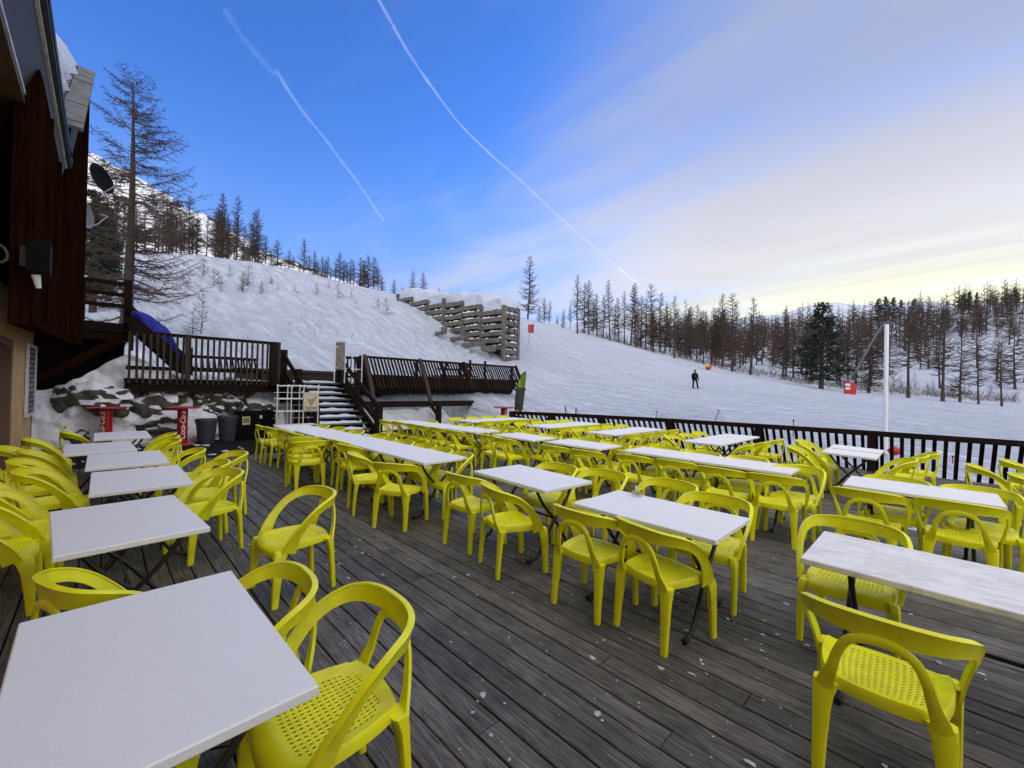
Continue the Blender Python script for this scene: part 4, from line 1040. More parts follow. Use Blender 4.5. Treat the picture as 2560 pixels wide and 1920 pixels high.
# wire rack in front of the stair, with sign and two orange tubs
def wire_rack():
    t = thing('wire_rack', 'white wire shelf rack with a cream cup sign beside the stair foot', 'rack', (-11.62, 3.15, 0)); w = 0.98; h = 1.62
    b = MB()
    for y0, y1 in ((0, w),): b.tube(catmull([(0, y0, 0), (0, y0, h-0.1), (0, y0+0.06, h), (0, y1-0.06, h), (0, y1, h-0.1), (0, y1, 0)], 4), 0.016, 8)
    b.build('outer_frame', M_white, t, 60)
    for y in (w*0.33, w*0.63):
        b = MB(); b.tube(catmull([(0.0, y, 0), (0, y, h-0.1), (-0.02, y+0.04, h-0.02), (-0.30, y+0.04, h-0.02), (-0.32, y, h-0.1), (-0.32, y, 0)], 4), 0.013, 8); b.build('upright_loop', M_white, t, 60)
    for z in (0.30, 0.62, 0.98, 1.30):
        b = MB()
        for x in (0, -0.16, -0.32): b.tube([(x, 0, z), (x, w, z)], 0.008, 6)
        b.box((-0.16, w/2, z-0.012), (0.33, w-0.02, 0.012)); b.build('shelf', M_white, t, 60)
    b = MB()
    for z in (0.45, 0.78, 1.12, 1.45): b.tube([(-0.33, 0, z), (-0.33, w, z)], 0.006, 6)
    b.build('guard_wire', M_white, t, 60)
    s = thing('cafe_sign', 'cream sign with a brown steaming cup hung on the wire rack', 'sign', (-11.58, 3.15+0.79, 1.23))
    b = MB(); b.box((0, 0, 0), (0.02, 0.37, 0.47), bev=0.004); b.build('board', mat('cream_board', (0.62, 0.52, 0.36), 0.6), s)
    mb_ = mat('brown_print', (0.10, 0.035, 0.02), 0.6)
    b = MB()
    for k in range(6):
        z = 0.06-k*0.030; hw = 0.115-k*0.018
        b.tube(catmull([(0.014, -hw+0.01, z+0.008), (0.014, 0, z-0.010), (0.014, hw, z+0.016)], 6), 0.0045, 6)
    b.tube(catmull([(0.014, 0.05, 0.122), (0.014, 0.115, 0.118), (0.014, 0.12, 0.085), (0.014, 0.03, 0.060)], 6), 0.005, 6)
    b.build('cup_emblem', mb_, s, 60)
    add_text('lettering', 'la', 0.05, mb_, s, (0.012, -0.03, -0.115), (Q, 0, Q), ext=0.001)
    add_text('lettering', 'Tarmini', 0.098, mb_, s, (0.012, 0.0, -0.172), (Q, 0, Q), bold=0.002, ext=0.001)
    add_text('lettering', 'CAFÉ RESTAURANT', 0.03, mat('faded_print', (0.40, 0.28, 0.20), 0.6), s, (0.012, 0.0, 0.19), (Q, 0, Q), ext=0.001)
    for y, lab in ((0.17, 'left orange tub standing on the wire rack'), (0.66, 'right orange tub standing on the wire rack')):
        o = thing('plastic_tub', lab, 'tub', (-11.78, 3.15+y, 0.305), 0, 'orange tubs on the wire rack')
        b = MB(); b.lathe([(0.095, 0), (0.115, 0.19), (0.12, 0.19), (0.12, 0.205), (0.10, 0.205), (0.085, 0.03), (0.001, 0.03)], 20); b.build('body', mat('orange_plastic', (0.75, 0.26, 0.01), 0.45), o, 50)
wire_rack()

# snow and rock bank under the terraces
def bank():
    from mathutils import noise
    m = MB(); K, J = 150, 60; vs = []
    for i in range(K+1):
        v = -1.6+i*(5.9)/K
        for j in range(J+1):
            q = j/J
            if q < 0.7: z = -0.15+q/0.7*2.05; u = -14.75-(q/0.7)*1.0
            else: z = 1.90-0.1*(q-0.7); u = -15.75-(q-0.7)*11
            hump = 0.50*math.exp(-((v-0.55)/0.55)**2)-0.55*_ss(np.array(-v), -0.1, 1.2).item()
            z += hump*_ss(np.array(q), 0.35, 0.75).item()-max(0, (v-1.9))*0.10*q
            p = Vector((v*1.1, z*1.3, 0)); f = noise.noise(p*1.1)*0.35+noise.noise(p*2.7)*0.24+noise.noise(p*6)*0.10
            u += f*(0.75 if q < 0.75 else 0.2); z += 0.06*noise.noise(p*3+Vector((7, 0, 0)))
            if u > -14.9 and z > 1.2: u = -14.9
            vs.append((u, v, z))
    m.add(vs, [(i*(J+1)+j, (i+1)*(J+1)+j, (i+1)*(J+1)+j+1, i*(J+1)+j+1) for i in range(K) for j in range(J)])
    K, J = 170, 26; vs = []
    for i in range(K+1):
        v = 6.1+i*8.6/K
        for j in range(J+1):
            q = j/J; z = -0.1+q*0.98; u = -14.62-q*0.5-(0.9*_ss(np.array(q), 0.85, 1.0).item())
            rise = _ss(np.array(v), 12.2, 14.2).item(); z *= 1+0.55*rise
            p = Vector((v*1.2, z*1.4, 4)); u += noise.noise(p*1.2)*0.22+noise.noise(p*3.2)*0.10; z += 0.10*noise.noise(Vector((v*0.9, 1, q)))*q
            vs.append((u, v, z))
    m.add(vs, [(i*(J+1)+j, (i+1)*(J+1)+j, (i+1)*(J+1)+j+1, i*(J+1)+j+1) for i in range(K) for j in range(J)])
    o = m.build('snow_bank', M_bank, smooth=180); o['kind'] = 'structure'
bank()
def rock_mat():
    m = bpy.data.materials.new('dark_rock_with_snow'); m.use_nodes = True; nt = m.node_tree; N = nt.nodes; L = nt.links; b = N['Principled BSDF']; b.inputs['Roughness'].default_value = 0.85
    tc = N.new('ShaderNodeTexCoord'); n = N.new('ShaderNodeTexNoise'); n.inputs['Scale'].default_value = 5; n.inputs['Detail'].default_value = 9; L.new(tc.outputs['Object'], n.inputs['Vector'])
    r = N.new('ShaderNodeValToRGB'); r.color_ramp.elements[0].position = 0.3; r.color_ramp.elements[1].position = 0.75
    r.color_ramp.elements[0].color = (0.028, 0.028, 0.022, 1); r.color_ramp.elements[1].color = (0.15, 0.14, 0.11, 1); L.new(n.outputs[0], r.inputs[0])
    g = N.new('ShaderNodeNewGeometry'); sp = N.new('ShaderNodeSeparateXYZ'); L.new(g.outputs['Normal'], sp.inputs[0])
    ad = N.new('ShaderNodeMath'); ad.operation = 'MULTIPLY_ADD'; n2 = N.new('ShaderNodeTexNoise'); n2.inputs['Scale'].default_value = 1.6; n2.inputs['Detail'].default_value = 6; L.new(tc.outputs['Object'], n2.inputs['Vector']); L.new(n2.outputs[0], ad.inputs[0]); ad.inputs[1].default_value = 0.75; L.new(sp.outputs[2], ad.inputs[2])
    s = N.new('ShaderNodeMapRange'); s.inputs[1].default_value = 0.80; s.inputs[2].default_value = 0.86; L.new(ad.outputs[0], s.inputs[0])
    mx = N.new('ShaderNodeMix'); mx.data_type = 'RGBA'; L.new(s.outputs[0], mx.inputs[0]); L.new(r.outputs[0], mx.inputs[6]); mx.inputs[7].default_value = (0.8, 0.81, 0.84, 1); L.new(mx.outputs[2], b.inputs['Base Color'])
    bp = N.new('ShaderNodeBump'); bp.inputs['Strength'].default_value = 0.9; bp.inputs['Distance'].default_value = 0.06; L.new(n.outputs[0], bp.inputs['Height']); L.new(bp.outputs[0], b.inputs['Normal'])
    return m
M_rock = rock_mat()
ROCKS = [(232, 1003, 150, 62, 11.4, 'large dark boulder behind the left red bar table'), (322, 985, 52, 48, 11.5, 'small upright rock between two big boulders of the bank'), (368, 1012, 100, 56, 11.4, 'dark boulder left of the right red bar table'),
 (388, 1058, 120, 44, 11.2, 'wedge shaped dark boulder low in the bank'), (425, 986, 70, 36, 11.7, 'sloping rock high in the bank above the wedge boulder'), (168, 1000, 62, 44, 11.4, 'dark rock at the left end of the bank beside the wall'),
 (505, 992, 76, 34, 11.7, 'flat snow covered rock behind the red table top'), (566, 1012, 66, 40, 11.6, 'rock above the grey bins'), (522, 1022, 60, 24, 11.6, 'thin rock ledge just above the left bin'),
 (640, 1030, 84, 46, 11.6, 'rock above the black cabinet'), (330, 962, 46, 26, 11.9, 'small rock in the upper snow of the bank'), (176, 1092, 66, 40, 11.0, 'small black rock on the ground by the wall corner'), (470, 968, 60, 22, 12.0, 'small rock under the left terrace'), (590, 985, 60, 28, 12.0, 'rock under the right part of the left terrace'), (180, 975, 60, 18, 11.7, 'narrow reddish rock at the left of the bank')]
for k, (px, py, w, h, D, lab) in enumerate(ROCKS):
    dd = ray(px, py); q_ = 15.0/-dd[0]; zz_ = HC+dd[2]*q_; q_ = (15.02+0.42*max(0, zz_))/-dd[0]; c = np.array([0, 0, HC])+dd*q_; D = float(np.dot(c, FWD)); b = MB(); s = D/1050/2
    b.blob((0, 0, 0), (w*s*1.15, w*s*0.7, h*s*1.45), k+1, 4, 0.42, 1.5); o = b.build('boulder', M_rock, smooth=40); o.location = c; o.rotation_euler = (0, 0, R(45)); tag(o, lab, 'rock', 'boulders in the snow bank')

# ------------------------------------------------------------------ helpers that stand things on the terrain
def ground(u, v): return float(terr_z(np.array([u]), np.array([v]))[0])
def on_bearing(px, D):
    p = at_d(px, 960, D); return Vector((p[0], p[1], ground(p[0], p[1])))
def hit(px, py, d0=9.0, d1=300.0):
    """where the sight line meets the snow"""
    Ds = np.geomspace(d0, d1, 700); P = np.array([at_d(px, py, D) for D in Ds])
    g = terr_z(P[:, 0], P[:, 1]); k = np.where(P[:, 2] < g)[0]
    i = k[0] if len(k) else len(Ds)-1
    return Vector((P[i][0], P[i][1], g[i])), Ds[i]

# ------------------------------------------------------------------ stacked concrete crib wall
M_conc = mat('weathered_concrete', (0.135, 0.128, 0.11), 0.9, var=0.4, vscale=2.5, bump=0.3, bscale=20)
def crib():
    A = Vector(W(-0.85, 36, 0)); E_ = Vector(W(-12.6, 46, 0)); d = (E_-A); L_ = d.length; d.normalize(); nrm = Vector((-d.y, d.x, 0))
    if nrm.dot(Vector(tuple(FWD))) < 0: nrm = -nrm
    t = thing('crib_wall', 'stacked grey concrete crib retaining wall below the snow crest', 'retaining wall', (A.x, A.y, 0)); O = Vector((A.x, A.y, 0))
    def snow_strip(p, q, par, seed):
        from mathutils import noise
        b = MB(); n = 16; up = Vector((0, 0, 1)); side = (q-p).cross(up).normalized(); rings = []
        for i in range(n+1):
            h = max(0.004, 0.055+0.16*noise.noise(Vector((i*0.33, seed*3.1, 0)))); c = p.lerp(q, i/n); rings.append([tuple(c-side*0.10), tuple(c+side*0.10), tuple(c+side*0.07+up*h), tuple(c-side*0.07+up*h)])
        b.loft(rings); b.build('snow_strip', M_bank, par, 60)
    bay = L_/6; tops = [8.45, 9.2, 9.75, 9.9, 10.5, 11.15]; lows = [4.7, 6.3, 7.3, 8.0, 9.0, 10.2]
    for k in range(6):
        for c in range(6):
            z = tops[k]-0.19-c*0.62
            if z < lows[k]-0.5: break
            b = MB(); p = d*(bay*k+0.05); q = d*(bay*(k+1)-0.05); b.bar(p+Vector((0, 0, z)), q+Vector((0, 0, z)), 0.24, 0.38, bev=0.02); pk = b.build('plank', M_conc, t)
            if c > 0: snow_strip(p-nrm*0.03+Vector((0, 0, z+0.19)), q-nrm*0.03+Vector((0, 0, z+0.19)), pk, k*7+c)
        b = MB(); p = d*(bay*(k+1)); n = 4
        for c in range(n): b.bar(p-nrm*0.28+Vector((0, 0, tops[k]+0.35-c*0.62)), p+nrm*2.2+Vector((0, 0, tops[k]+0.35-c*0.62)), 0.36, 0.40, bev=0.03)
        b.bar(p-nrm*0.05+Vector((0, 0, tops[k]-2.4)), p-nrm*0.05+Vector((0, 0, tops[k]+0.3)), 0.24, 0.22, up=(d.x, d.y, 0)); b.build('post', M_conc, t)
    # end face
    w = 1.9
    for c in range(8):
        z = 8.55-c*0.62; b = MB(); b.bar(nrm*-0.05+Vector((0, 0, z)), nrm*w+Vector((0, 0, z)), 0.30, 0.40, bev=0.03); pk = b.build('plank', M_conc, t)
        if c > 0: snow_strip(nrm*0.25-d*0.04+Vector((0, 0, z+0.20)), nrm*(w-0.2)-d*0.04+Vector((0, 0, z+0.20)), pk, 90+c)
    for s, wd_ in ((0.0, 0.34), (w, 0.26)):
        b = MB(); b.bar(nrm*s-d*0.06+Vector((0, 0, 4.0)), nrm*s-d*0.06+Vector((0, 0, 8.78)), wd_, 0.26, up=(d.x, d.y, 0)); b.build('post', M_conc, t)
    for s in (0.55, 1.3):
        b = MB(); b.bar(nrm*s-d*0.17+Vector((0, 0, 6.3)), nrm*s-d*0.17+Vector((0, 0, 8.6)), 0.08, 0.05, up=(d.x, d.y, 0)); b.build('iron_strap', M_steel, t)
    # lower half buried course and loose blocks
    def low(px, py, D, ln, h, nm='plank'):
        c = Vector(at_d(px, py, D))-O; b = MB(); b.bar(c-d*ln/2, c+d*ln/2, 0.3, h, bev=0.03); b.build(nm, M_conc, t)
    low(1148, 846, 37.6, 2.2, 0.36); low(1184, 861, 36.6, 2.6, 0.36); low(1226, 852, 35.9, 1.7, 0.40); low(1222, 872, 35.2, 1.3, 0.50, 'block'); low(1158, 838, 37.2, 0.5, 0.75, 'block'); low(1110, 826, 38.3, 0.5, 0.6, 'block'); low(1098, 833, 38.6, 0.9, 0.3, 'block')
    # the fill behind and the snow heaped on top
    from mathutils import noise
    m = MB(); vs = []; K, J = 120, 26
    for i in range(K+1):
        s = i/K*(L_+0.6)-0.15; k = min(5, max(0, int(s/bay))); fr = s/bay-k
        zt = tops[k]+0.02; sm = min(1, fr*7, (1-fr)*7)
        for j in range(J+1):
            q = j/J
            if q < 0.28: y = -0.02-0.10*noise.noise(Vector((s*0.9, q*4, 0))); z = zt+q/0.28*0.95*(0.75+0.25*max(0, sm))
            else: y = (q-0.28)/0.72*min(6.0, 1.75+max(0, s)*1.3); z = zt+0.95*(0.75+0.25*max(0, sm))+0.35*math.sin(min(1, (q-0.28)/0.4)*PI/2)-max(0, q-0.7)*1.5
            if i > K-6: z -= (i-K+6)*0.2
            if i < 5: z -= (5-i)*0.16; 
            z += 0.12*noise.noise(Vector((s*0.5, y*0.5, 3)))
            p = O+d*s+nrm*y; vs.append((p.x, p.y, z))
    m.add(vs, [(i*(J+1)+j, (i+1)*(J+1)+j, (i+1)*(J+1)+j+1, i*(J+1)+j+1) for i in range(K) for j in range(J)])
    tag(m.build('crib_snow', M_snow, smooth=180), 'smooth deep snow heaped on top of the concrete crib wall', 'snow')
    m = MB(); vs = [O+nrm*0.6+d*0.3, O+nrm*0.6+d*L_, O+nrm*5+d*L_, O+nrm*1.75+d*0.3]
    m.add([(p.x, p.y, 3.5) for p in vs]+[(p.x, p.y, z) for p, z in zip(vs, (8.3, 11, 11, 8.3))], [(3, 2, 1, 0), (4, 5, 6, 7), (0, 1, 5, 4), (1, 2, 6, 5), (2, 3, 7, 6), (3, 0, 4, 7)])
    tag(m.build('packed_earth', mat('dark_earth', (0.03, 0.028, 0.026), 0.9)), kind='structure')
crib()

# ------------------------------------------------------------------ larches, a stone pine, saplings
M_bark = mat('larch_bark', (0.055, 0.040, 0.032), 0.9, var=0.4, vscale=5, stretch=(4, 4, 0.6), bump=0.6, bscale=12)
M_twig = mat('larch_twigs', (0.075, 0.050, 0.038), 0.9, var=0.3, vscale=1.5)
M_pine = mat('pine_needles', (0.018, 0.030, 0.014), 0.8, var=0.5, vscale=1.2)
def cone3(b, p, q, r0, r1):
    d = q-p; u = d.cross(Vector((0.3, 0.2, 1))); u.normalize(); w = d.cross(u); w.normalize(); o = len(b.v)
    for c, r in ((p, r0), (q, r1)):
        for k in range(3): a = 2.094*k; b.v.append(tuple(c+(u*math.cos(a)+w*math.sin(a))*r))
    for k in range(3): b.f.append((o+k, o+(k+1) % 3, o+3+(k+1) % 3, o+3+k))
def larch(seed, h, spread=0.17, nb=90, tw=11, low=0.14, rt=0.016, thick=1.0, up=0.35, sub=0, pw=0.72):
    rd = random.Random(seed); tr = MB(); cr = MB(); bend = rd.uniform(-0.02, 0.02)*h; b2 = rd.uniform(-0.015, 0.015)*h
    ax = lambda t: Vector((bend*math.sin(t*2.4), b2*math.sin(t*3.1), t*h))
    P = [ax(k/9) for k in range(10)]; tr.tube(P, [h*rt*(1.25 if k == 0 else 1)*(1-k/9*0.93) for k in range(10)], 8)
    for i in range(nb):
        t = low+(0.985-low)*((i+rd.random())/nb)**0.9; a = rd.random()*6.283
        L_ = h*spread*((1-t)**pw*0.95+0.07)*rd.uniform(0.55, 1.15)*(0.75 if t < low+0.08 else 1)
        o = ax(t); dirv = Vector((math.cos(a), math.sin(a), 0)); pts = []
        droop = rd.uniform(0.05, 0.30)*(1-t)
        for k in range(5):
            s = k/4; pts.append(o+dirv*L_*s+Vector((0, 0, L_*(-droop*math.sin(s*PI*0.9)+up*t*s+0.16*s*s*s)))+Vector((rd.uniform(-1, 1), rd.uniform(-1, 1), rd.uniform(-.5, .5)))*L_*0.03*(k > 0))
        r0 = h*0.0034*thick*(1.15-t)
        for k in range(4): cone3(cr, pts[k], pts[k+1], r0*(1-k*0.22), r0*(1-(k+1)*0.22)+0.003)
        side = Vector((-dirv.y, dirv.x, 0))
        for k in range(tw):
            s = 0.18+0.82*(k+rd.random())/tw; i0 = min(3, int(s*4)); p = pts[i0].lerp(pts[i0+1], s*4-i0)
            l = L_*rd.uniform(0.14, 0.34)*(1.15-s*0.6); sg = 1 if k % 2 else -1
            q = p+(side*sg*rd.uniform(0.3, 1)+dirv*rd.uniform(0.3, 0.9)+Vector((0, 0, rd.uniform(-0.55, 0.35))))*l
            cone3(cr, p, q, 0.010*thick+0.002, 0.004*thick)
            for z_ in range(sub):
                p2 = p.lerp(q, rd.uniform(0.25, 0.95)); q2 = p2+Vector((rd.uniform(-1, 1), rd.uniform(-1, 1), rd.uniform(-0.8, 0.7)))*l*0.42
                cone3(cr, p2, q2, 0.007*thick, 0.003*thick)
    return tr.mesh('trunk', M_bark, 60), cr.mesh('crown', M_twig)
LV = [larch(100+k, 12.0, sp, nb, 15, lo, 0.0135, 2.3, upv) for k, (sp, nb, lo, upv) in enumerate(((0.25, 130, 0.10, 0.3), (0.20, 115, 0.22, 0.4), (0.28, 140, 0.16, 0.25), (0.18, 105, 0.30, 0.45), (0.25, 115, 0.26, 0.35), (0.22, 145, 0.06, 0.3)))]
SV = [larch(200+k, 2.0, 0.34, 34, 8, 0.08, 0.012, 1.1, 0.5) for k in range(4)]
def pine(seed, h, spread):
    rd = random.Random(seed); tr = MB(); cr = MB()
    tr.tube([(0, 0, h*k/6) for k in range(7)], [h*0.026*(1-k/6*0.9) for k in range(7)], 8)
    for i in range(150):
        t = 0.12+0.86*((i+rd.random())/150); a = rd.random()*6.283
        env = (min(1, (t-0.05)/0.22))**0.7*(1-max(0, t-0.30)/0.72)**0.75+0.05
        L_ = h*spread*env*rd.uniform(0.72, 1.12); dv = Vector((math.cos(a), math.sin(a), 0)); o = Vector((0, 0, t*h))
        e = o+dv*L_+Vector((0, 0, L_*rd.uniform(-0.25, 0.12))); cone3(cr, o, e, h*0.004, h*0.001)
        for k in range(int(5+L_*4)):
            s = 0.25+0.75*rd.random(); c = o.lerp(e, s)+Vector((rd.gauss(0, 1), rd.gauss(0, 1), rd.gauss(0, 0.6)))*h*0.016
            for q in range(7):
                dd = Vector((rd.uniform(-1, 1), rd.uniform(-1, 1), rd.uniform(-0.4, 0.9)))*h*0.024; w = dd.cross(Vector((rd.uniform(-1, 1), rd.uniform(-1, 1), rd.uniform(-1, 1)))).normalized()*h*0.0055
                oo = len(cr.v); cr.v += [tuple(c-w), tuple(c+w), tuple(c+dd)]; cr.f.append((oo, oo+1, oo+2))
    return tr.mesh('trunk', M_bark, 60), cr.mesh('crown', M_pine)
PV = [pine(31, 12.0, 0.30), pine(32, 12.0, 0.20), pine(33, 12.0, 0.24)]
_tr = random.Random(77)
def tree(meshes, base_h, px, D, h, label, group=None, name='larch_tree', lean=0.0, zoff=0.0, wide=1.0):
    p = on_bearing(px, D)
    t = thing(name, label, 'tree', (p.x, p.y, p.z-0.15+zoff), _tr.uniform(0, 6.28), group)
    s = h/base_h; t.scale = (s*wide, s*wide, s); t.rotation_euler = (_tr.gauss(0, 0.02), _tr.gauss(0, 0.02), t.rotation_euler.z)
    for n, me in zip(('trunk', 'crown'), meshes): inst(n, me, t)
    return t
def top_h(px, pyt, D, zoff=0.0):
    p = on_bearing(px, D); return max(1.0, at_d(px, pyt, D)[2]-p.z-zoff)
# the big larch by the building
BIG = larch(5, 13.0, 0.25, 150, 17, 0.10, 0.0205, 1.15, 0.30, 4, 0.32)
_t = tree(BIG, 13.0, 309, 23.0, top_h(335, 200, 23.0), 'tall bare larch beside the timber building, largest tree at left')
_t.rotation_euler = (0, 0, 0.4)
GL = 'bare larches of the far woods'
def many(lst, D, fmt, group=GL, jit=0.0):
    for k, (px, top) in enumerate(lst):
        Dk = D+_tr.uniform(-jit, jit); tree(LV[(k*5+int(px)) % 6], 12.0, px, Dk, top_h(px, top, Dk), fmt, group)
# along the left crest, from the building to the crib wall
for k, (px, top, D) in enumerate([(636, 560, 56), (655, 590, 60), (685, 600, 58), (752, 598, 56), (765, 640, 62), (780, 655, 60), (797, 640, 58), (806, 650, 64), (843, 632, 57), (862, 655, 63), (832, 660, 60), (869, 648, 60), (893, 644, 58), (905, 655, 62), (929, 643, 55), (940, 668, 60), (725, 640, 60), (740, 655, 66), (715, 625, 58), (648, 620, 55), (670, 625, 57), (695, 650, 55), (758, 648, 55), (775, 628, 60), (788, 652, 56), (812, 640, 58), (852, 650, 56), (878, 652, 58), (900, 650, 54), (915, 640, 60), (948, 690, 62), (628, 600, 60), (640, 625, 52), (705, 640, 62), (820, 668, 66)]):
    tree(LV[k % 6], 12.0, px, D, top_h(px, top, D)*1.06, 'bare larch standing in the row along the left snow crest', 'bare larches along the left crest', wide=1.35)
for px, top, lab in ((980, 695, 'small bare larch left of a twin pair on the sky line'), (1026, 672, 'left tree of the twin pair above the crib wall'), (1052, 678, 'right tree of the twin pair above the crib wall'), (1093, 716, 'little lone larch on the sky line above the crib wall'), (1147, 722, 'small lone larch on the sky line right of another, above the crib snow'), (1000, 712, 'tiny larch between the twin pair and its left neighbour')):
    tree(LV[int(px) % 6], 12.0, px, 60, top_h(px, top, 60), lab)
for k in range(46):
    px = 215+_tr.random()*420; D = _tr.uniform(52, 75); h = _tr.uniform(6.0, 9.5)
    tree(LV[k % 6], 12.0, px, D, h, 'tree in the dense dark wood at the foot of the rocky mountain', 'trees below the rocky mountain', 'larch_tree')
for px, D, h in ((226, 30, 9.0), (240, 36, 8.0), (262, 34, 6.5)):
    tree(PV[1], 12.0, px, D, h, {226: 'dark evergreen right beside the timber wall', 240: 'dark evergreen behind another, near the timber wall', 262: 'dark evergreen behind the trunk of the tall larch'}[px], None, 'pine_tree')
# beyond the piste
for px, top, D, lab in ((1316, 636, 62, 'tall lone larch right of the crib wall, by the red sign'), (1441, 683, 60, 'tall slim larch with bare trunk at the left of the middle wood'), (1523, 696, 64, 'broad symmetrical larch in the middle wood'), (1587, 701, 64, 'broad larch right of its twin in the middle wood'),
        (1632, 705, 66, 'tall larch right of the twin larches'), (1685, 736, 62, 'single slender larch at the edge of the piste'), (1830, 728, 62, 'tall thin larch right of the skier'), (1875, 740, 64, 'tall thin larch between the skier and the dark pine'), (2172, 748, 60, 'larch with thick trunk right of the red snow lance pad'),
        (2271, 745, 54, 'larch with clear trunk just right of the white pole'), (2357, 732, 53, 'tallest larch at the right, full height trunk in view'), (2400, 818, 56, 'short larch with dark thin trunk at the right'), (2447, 853, 52, 'leaning larch near the right edge'), (2505, 849, 50, 'forked larch with long side limbs near the right edge')):
    tree(LV[(int(px)*3) % 6], 12.0, px, D, top_h(px, top, D), lab)
many([(1358, 741), (1370, 750), (1405, 769), (1422, 752), (1458, 703), (1470, 697), (1490, 730), (1505, 735), (1545, 740), (1560, 725), (1574, 711), (1600, 735), (1612, 742), (1649, 730), (1660, 760), (1700, 790), (1715, 785), (1727, 764), (1741, 758), (1757, 772), (1777, 764), (1788, 764), (1805, 785), (1850, 790), (1390, 785), (1345, 760), (1480, 745), (1535, 760), (1590, 765), (1625, 770)], 72, 'bare larch in the wood across the piste', GL, 8)
tree(PV[0], 12.0, 2053, 57, top_h(2053, 752, 57), 'big dark green pine with snow flecks, the only full evergreen by the piste', None, 'pine_tree')
for px, top, D in ((2195, 745, 210), (2210, 740, 222), (2230, 742, 215), (2250, 748, 218), (2285, 745, 214), (2405, 735, 212), (2420, 728, 205), (2440, 732, 210), (2535, 745, 208)):
    tree(PV[1+int(px) % 2], 12.0, px, D, min(20, max(9, top_h(px, top, D))), 'dark evergreen in the clump on the far ridge', 'dark evergreens on the far ridge', 'pine_tree')
GF = 'bare larches on the far right hillside'
for k in range(125):
    px = 1690+_tr.random()*900; D = _tr.choice((80, 95, 110, 130, 160, 190))*_tr.uniform(0.92, 1.08)
    if px > 2380 and D < 125 and _tr.random() < 0.75: D = _tr.uniform(150, 200)
    tree(LV[k % 6], 12.0, px, D, _tr.uniform(9, 13.5), 'bare larch in the brown wood covering the far right hillside', GF, wide=1.15)
for k in range(40):
    px = 1500+_tr.random()*1080; D = _tr.uniform(66, 78)
    tree(SV[k % 4], 2.0, px, D, _tr.uniform(1.5, 3.5), 'thin young larch in the brush at the edge of the wood', 'young larches at the wood edge', 'larch_sapling')
SAP = [(606, 676, 729), (619, 660, 715), (654, 704, 733), (679, 690, 711), (695, 707, 727), (738, 709, 735), (791, 704, 735), (822, 704, 723), (845, 704, 746), (878, 723, 747), (890, 745, 761), (945, 742, 772), (966, 742, 787),
       (508, 641, 693), (535, 671, 717), (544, 675, 711), (607, 680, 729), (620, 690, 711), (654, 702, 732), (677, 690, 711), (502, 723, 838), (481, 765, 838), (1140, 800, 840), (455, 670, 700), (470, 690, 720), (552, 690, 730), (575, 660, 690)]
for k, (px, top, bot) in enumerate(SAP):
    p, D = hit(px, bot); h = max(0.5, (bot-top)/1050*D)
    t = thing('larch_sapling', {502: 'largest bare sapling on the left slope, above the terrace', 481: 'second sapling close left of the largest one', 1140: 'shrubby sapling growing in front of the crib wall'}.get(px, 'small bare larch sapling on the left snow slope'), 'tree', (p.x, p.y, p.z-0.05), _tr.uniform(0, 6), None if px in (502, 481, 1140) else 'saplings on the left slope')
    s = h/2.0; w_ = 1.3 if h < 2.5 else 0.8; t.scale = (s*w_, s*w_, s)
    for n, me in zip(('trunk', 'crown'), SV[k % 4]): inst(n, me, t)
def far_wood():
    rd = random.Random(15); b = MB()
    base = larch(301, 12.0, 0.24, 42, 6, 0.10, 0.012, 6.0, 0.3)
    V0 = []; F0 = []
    for me in base:
        o = len(V0); V0 += [tuple(v.co) for v in me.vertices]; F0 += [tuple(i+o for i in p.vertices) for p in me.polygons]
    V0 = np.array(V0); allv = []; allf = []; n = 0
    for k in range(300):
        px = 1620+rd.random()*990; D = rd.uniform(100, 235)
        if px > 2330 and D < 150: D = rd.uniform(155, 235)
        p = on_bearing(px, D); s = rd.uniform(9, 14)/12; a = rd.uniform(0, 6.28); c, q = math.cos(a), math.sin(a)
        v = np.c_[(V0[:, 0]*c-V0[:, 1]*q)*s+p.x, (V0[:, 0]*q+V0[:, 1]*c)*s+p.y, V0[:, 2]*s+p.z-0.2]
        allv.append(v); allf += [tuple(i+n for i in f) for f in F0]; n += len(V0)
    b.v = np.concatenate(allv).tolist(); b.f = allf
    tag(b.build('far_wood', M_twig), 'brown leafless wood covering the far right hillside', 'wood', None, 'stuff')
far_wood()
def brush():
    rd = random.Random(8); b = MB()
    for k in range(420):
        px = 1440+rd.random()*1100; D = rd.uniform(63, 72); p = on_bearing(px, D)
        for q in range(5): cone3(b, p+Vector((rd.uniform(-.6, .6), rd.uniform(-.6, .6), -0.1)), p+Vector((rd.uniform(-1, 1), rd.uniform(-1, 1), rd.uniform(0.4, 1.6))), 0.018, 0.008)
    o = b.build('dry_brush', mat('dry_brush', (0.10, 0.070, 0.045), 0.9)); tag(o, 'thin dry brush poking out of the snow at the wood edge', 'brush', None, 'stuff')
brush()

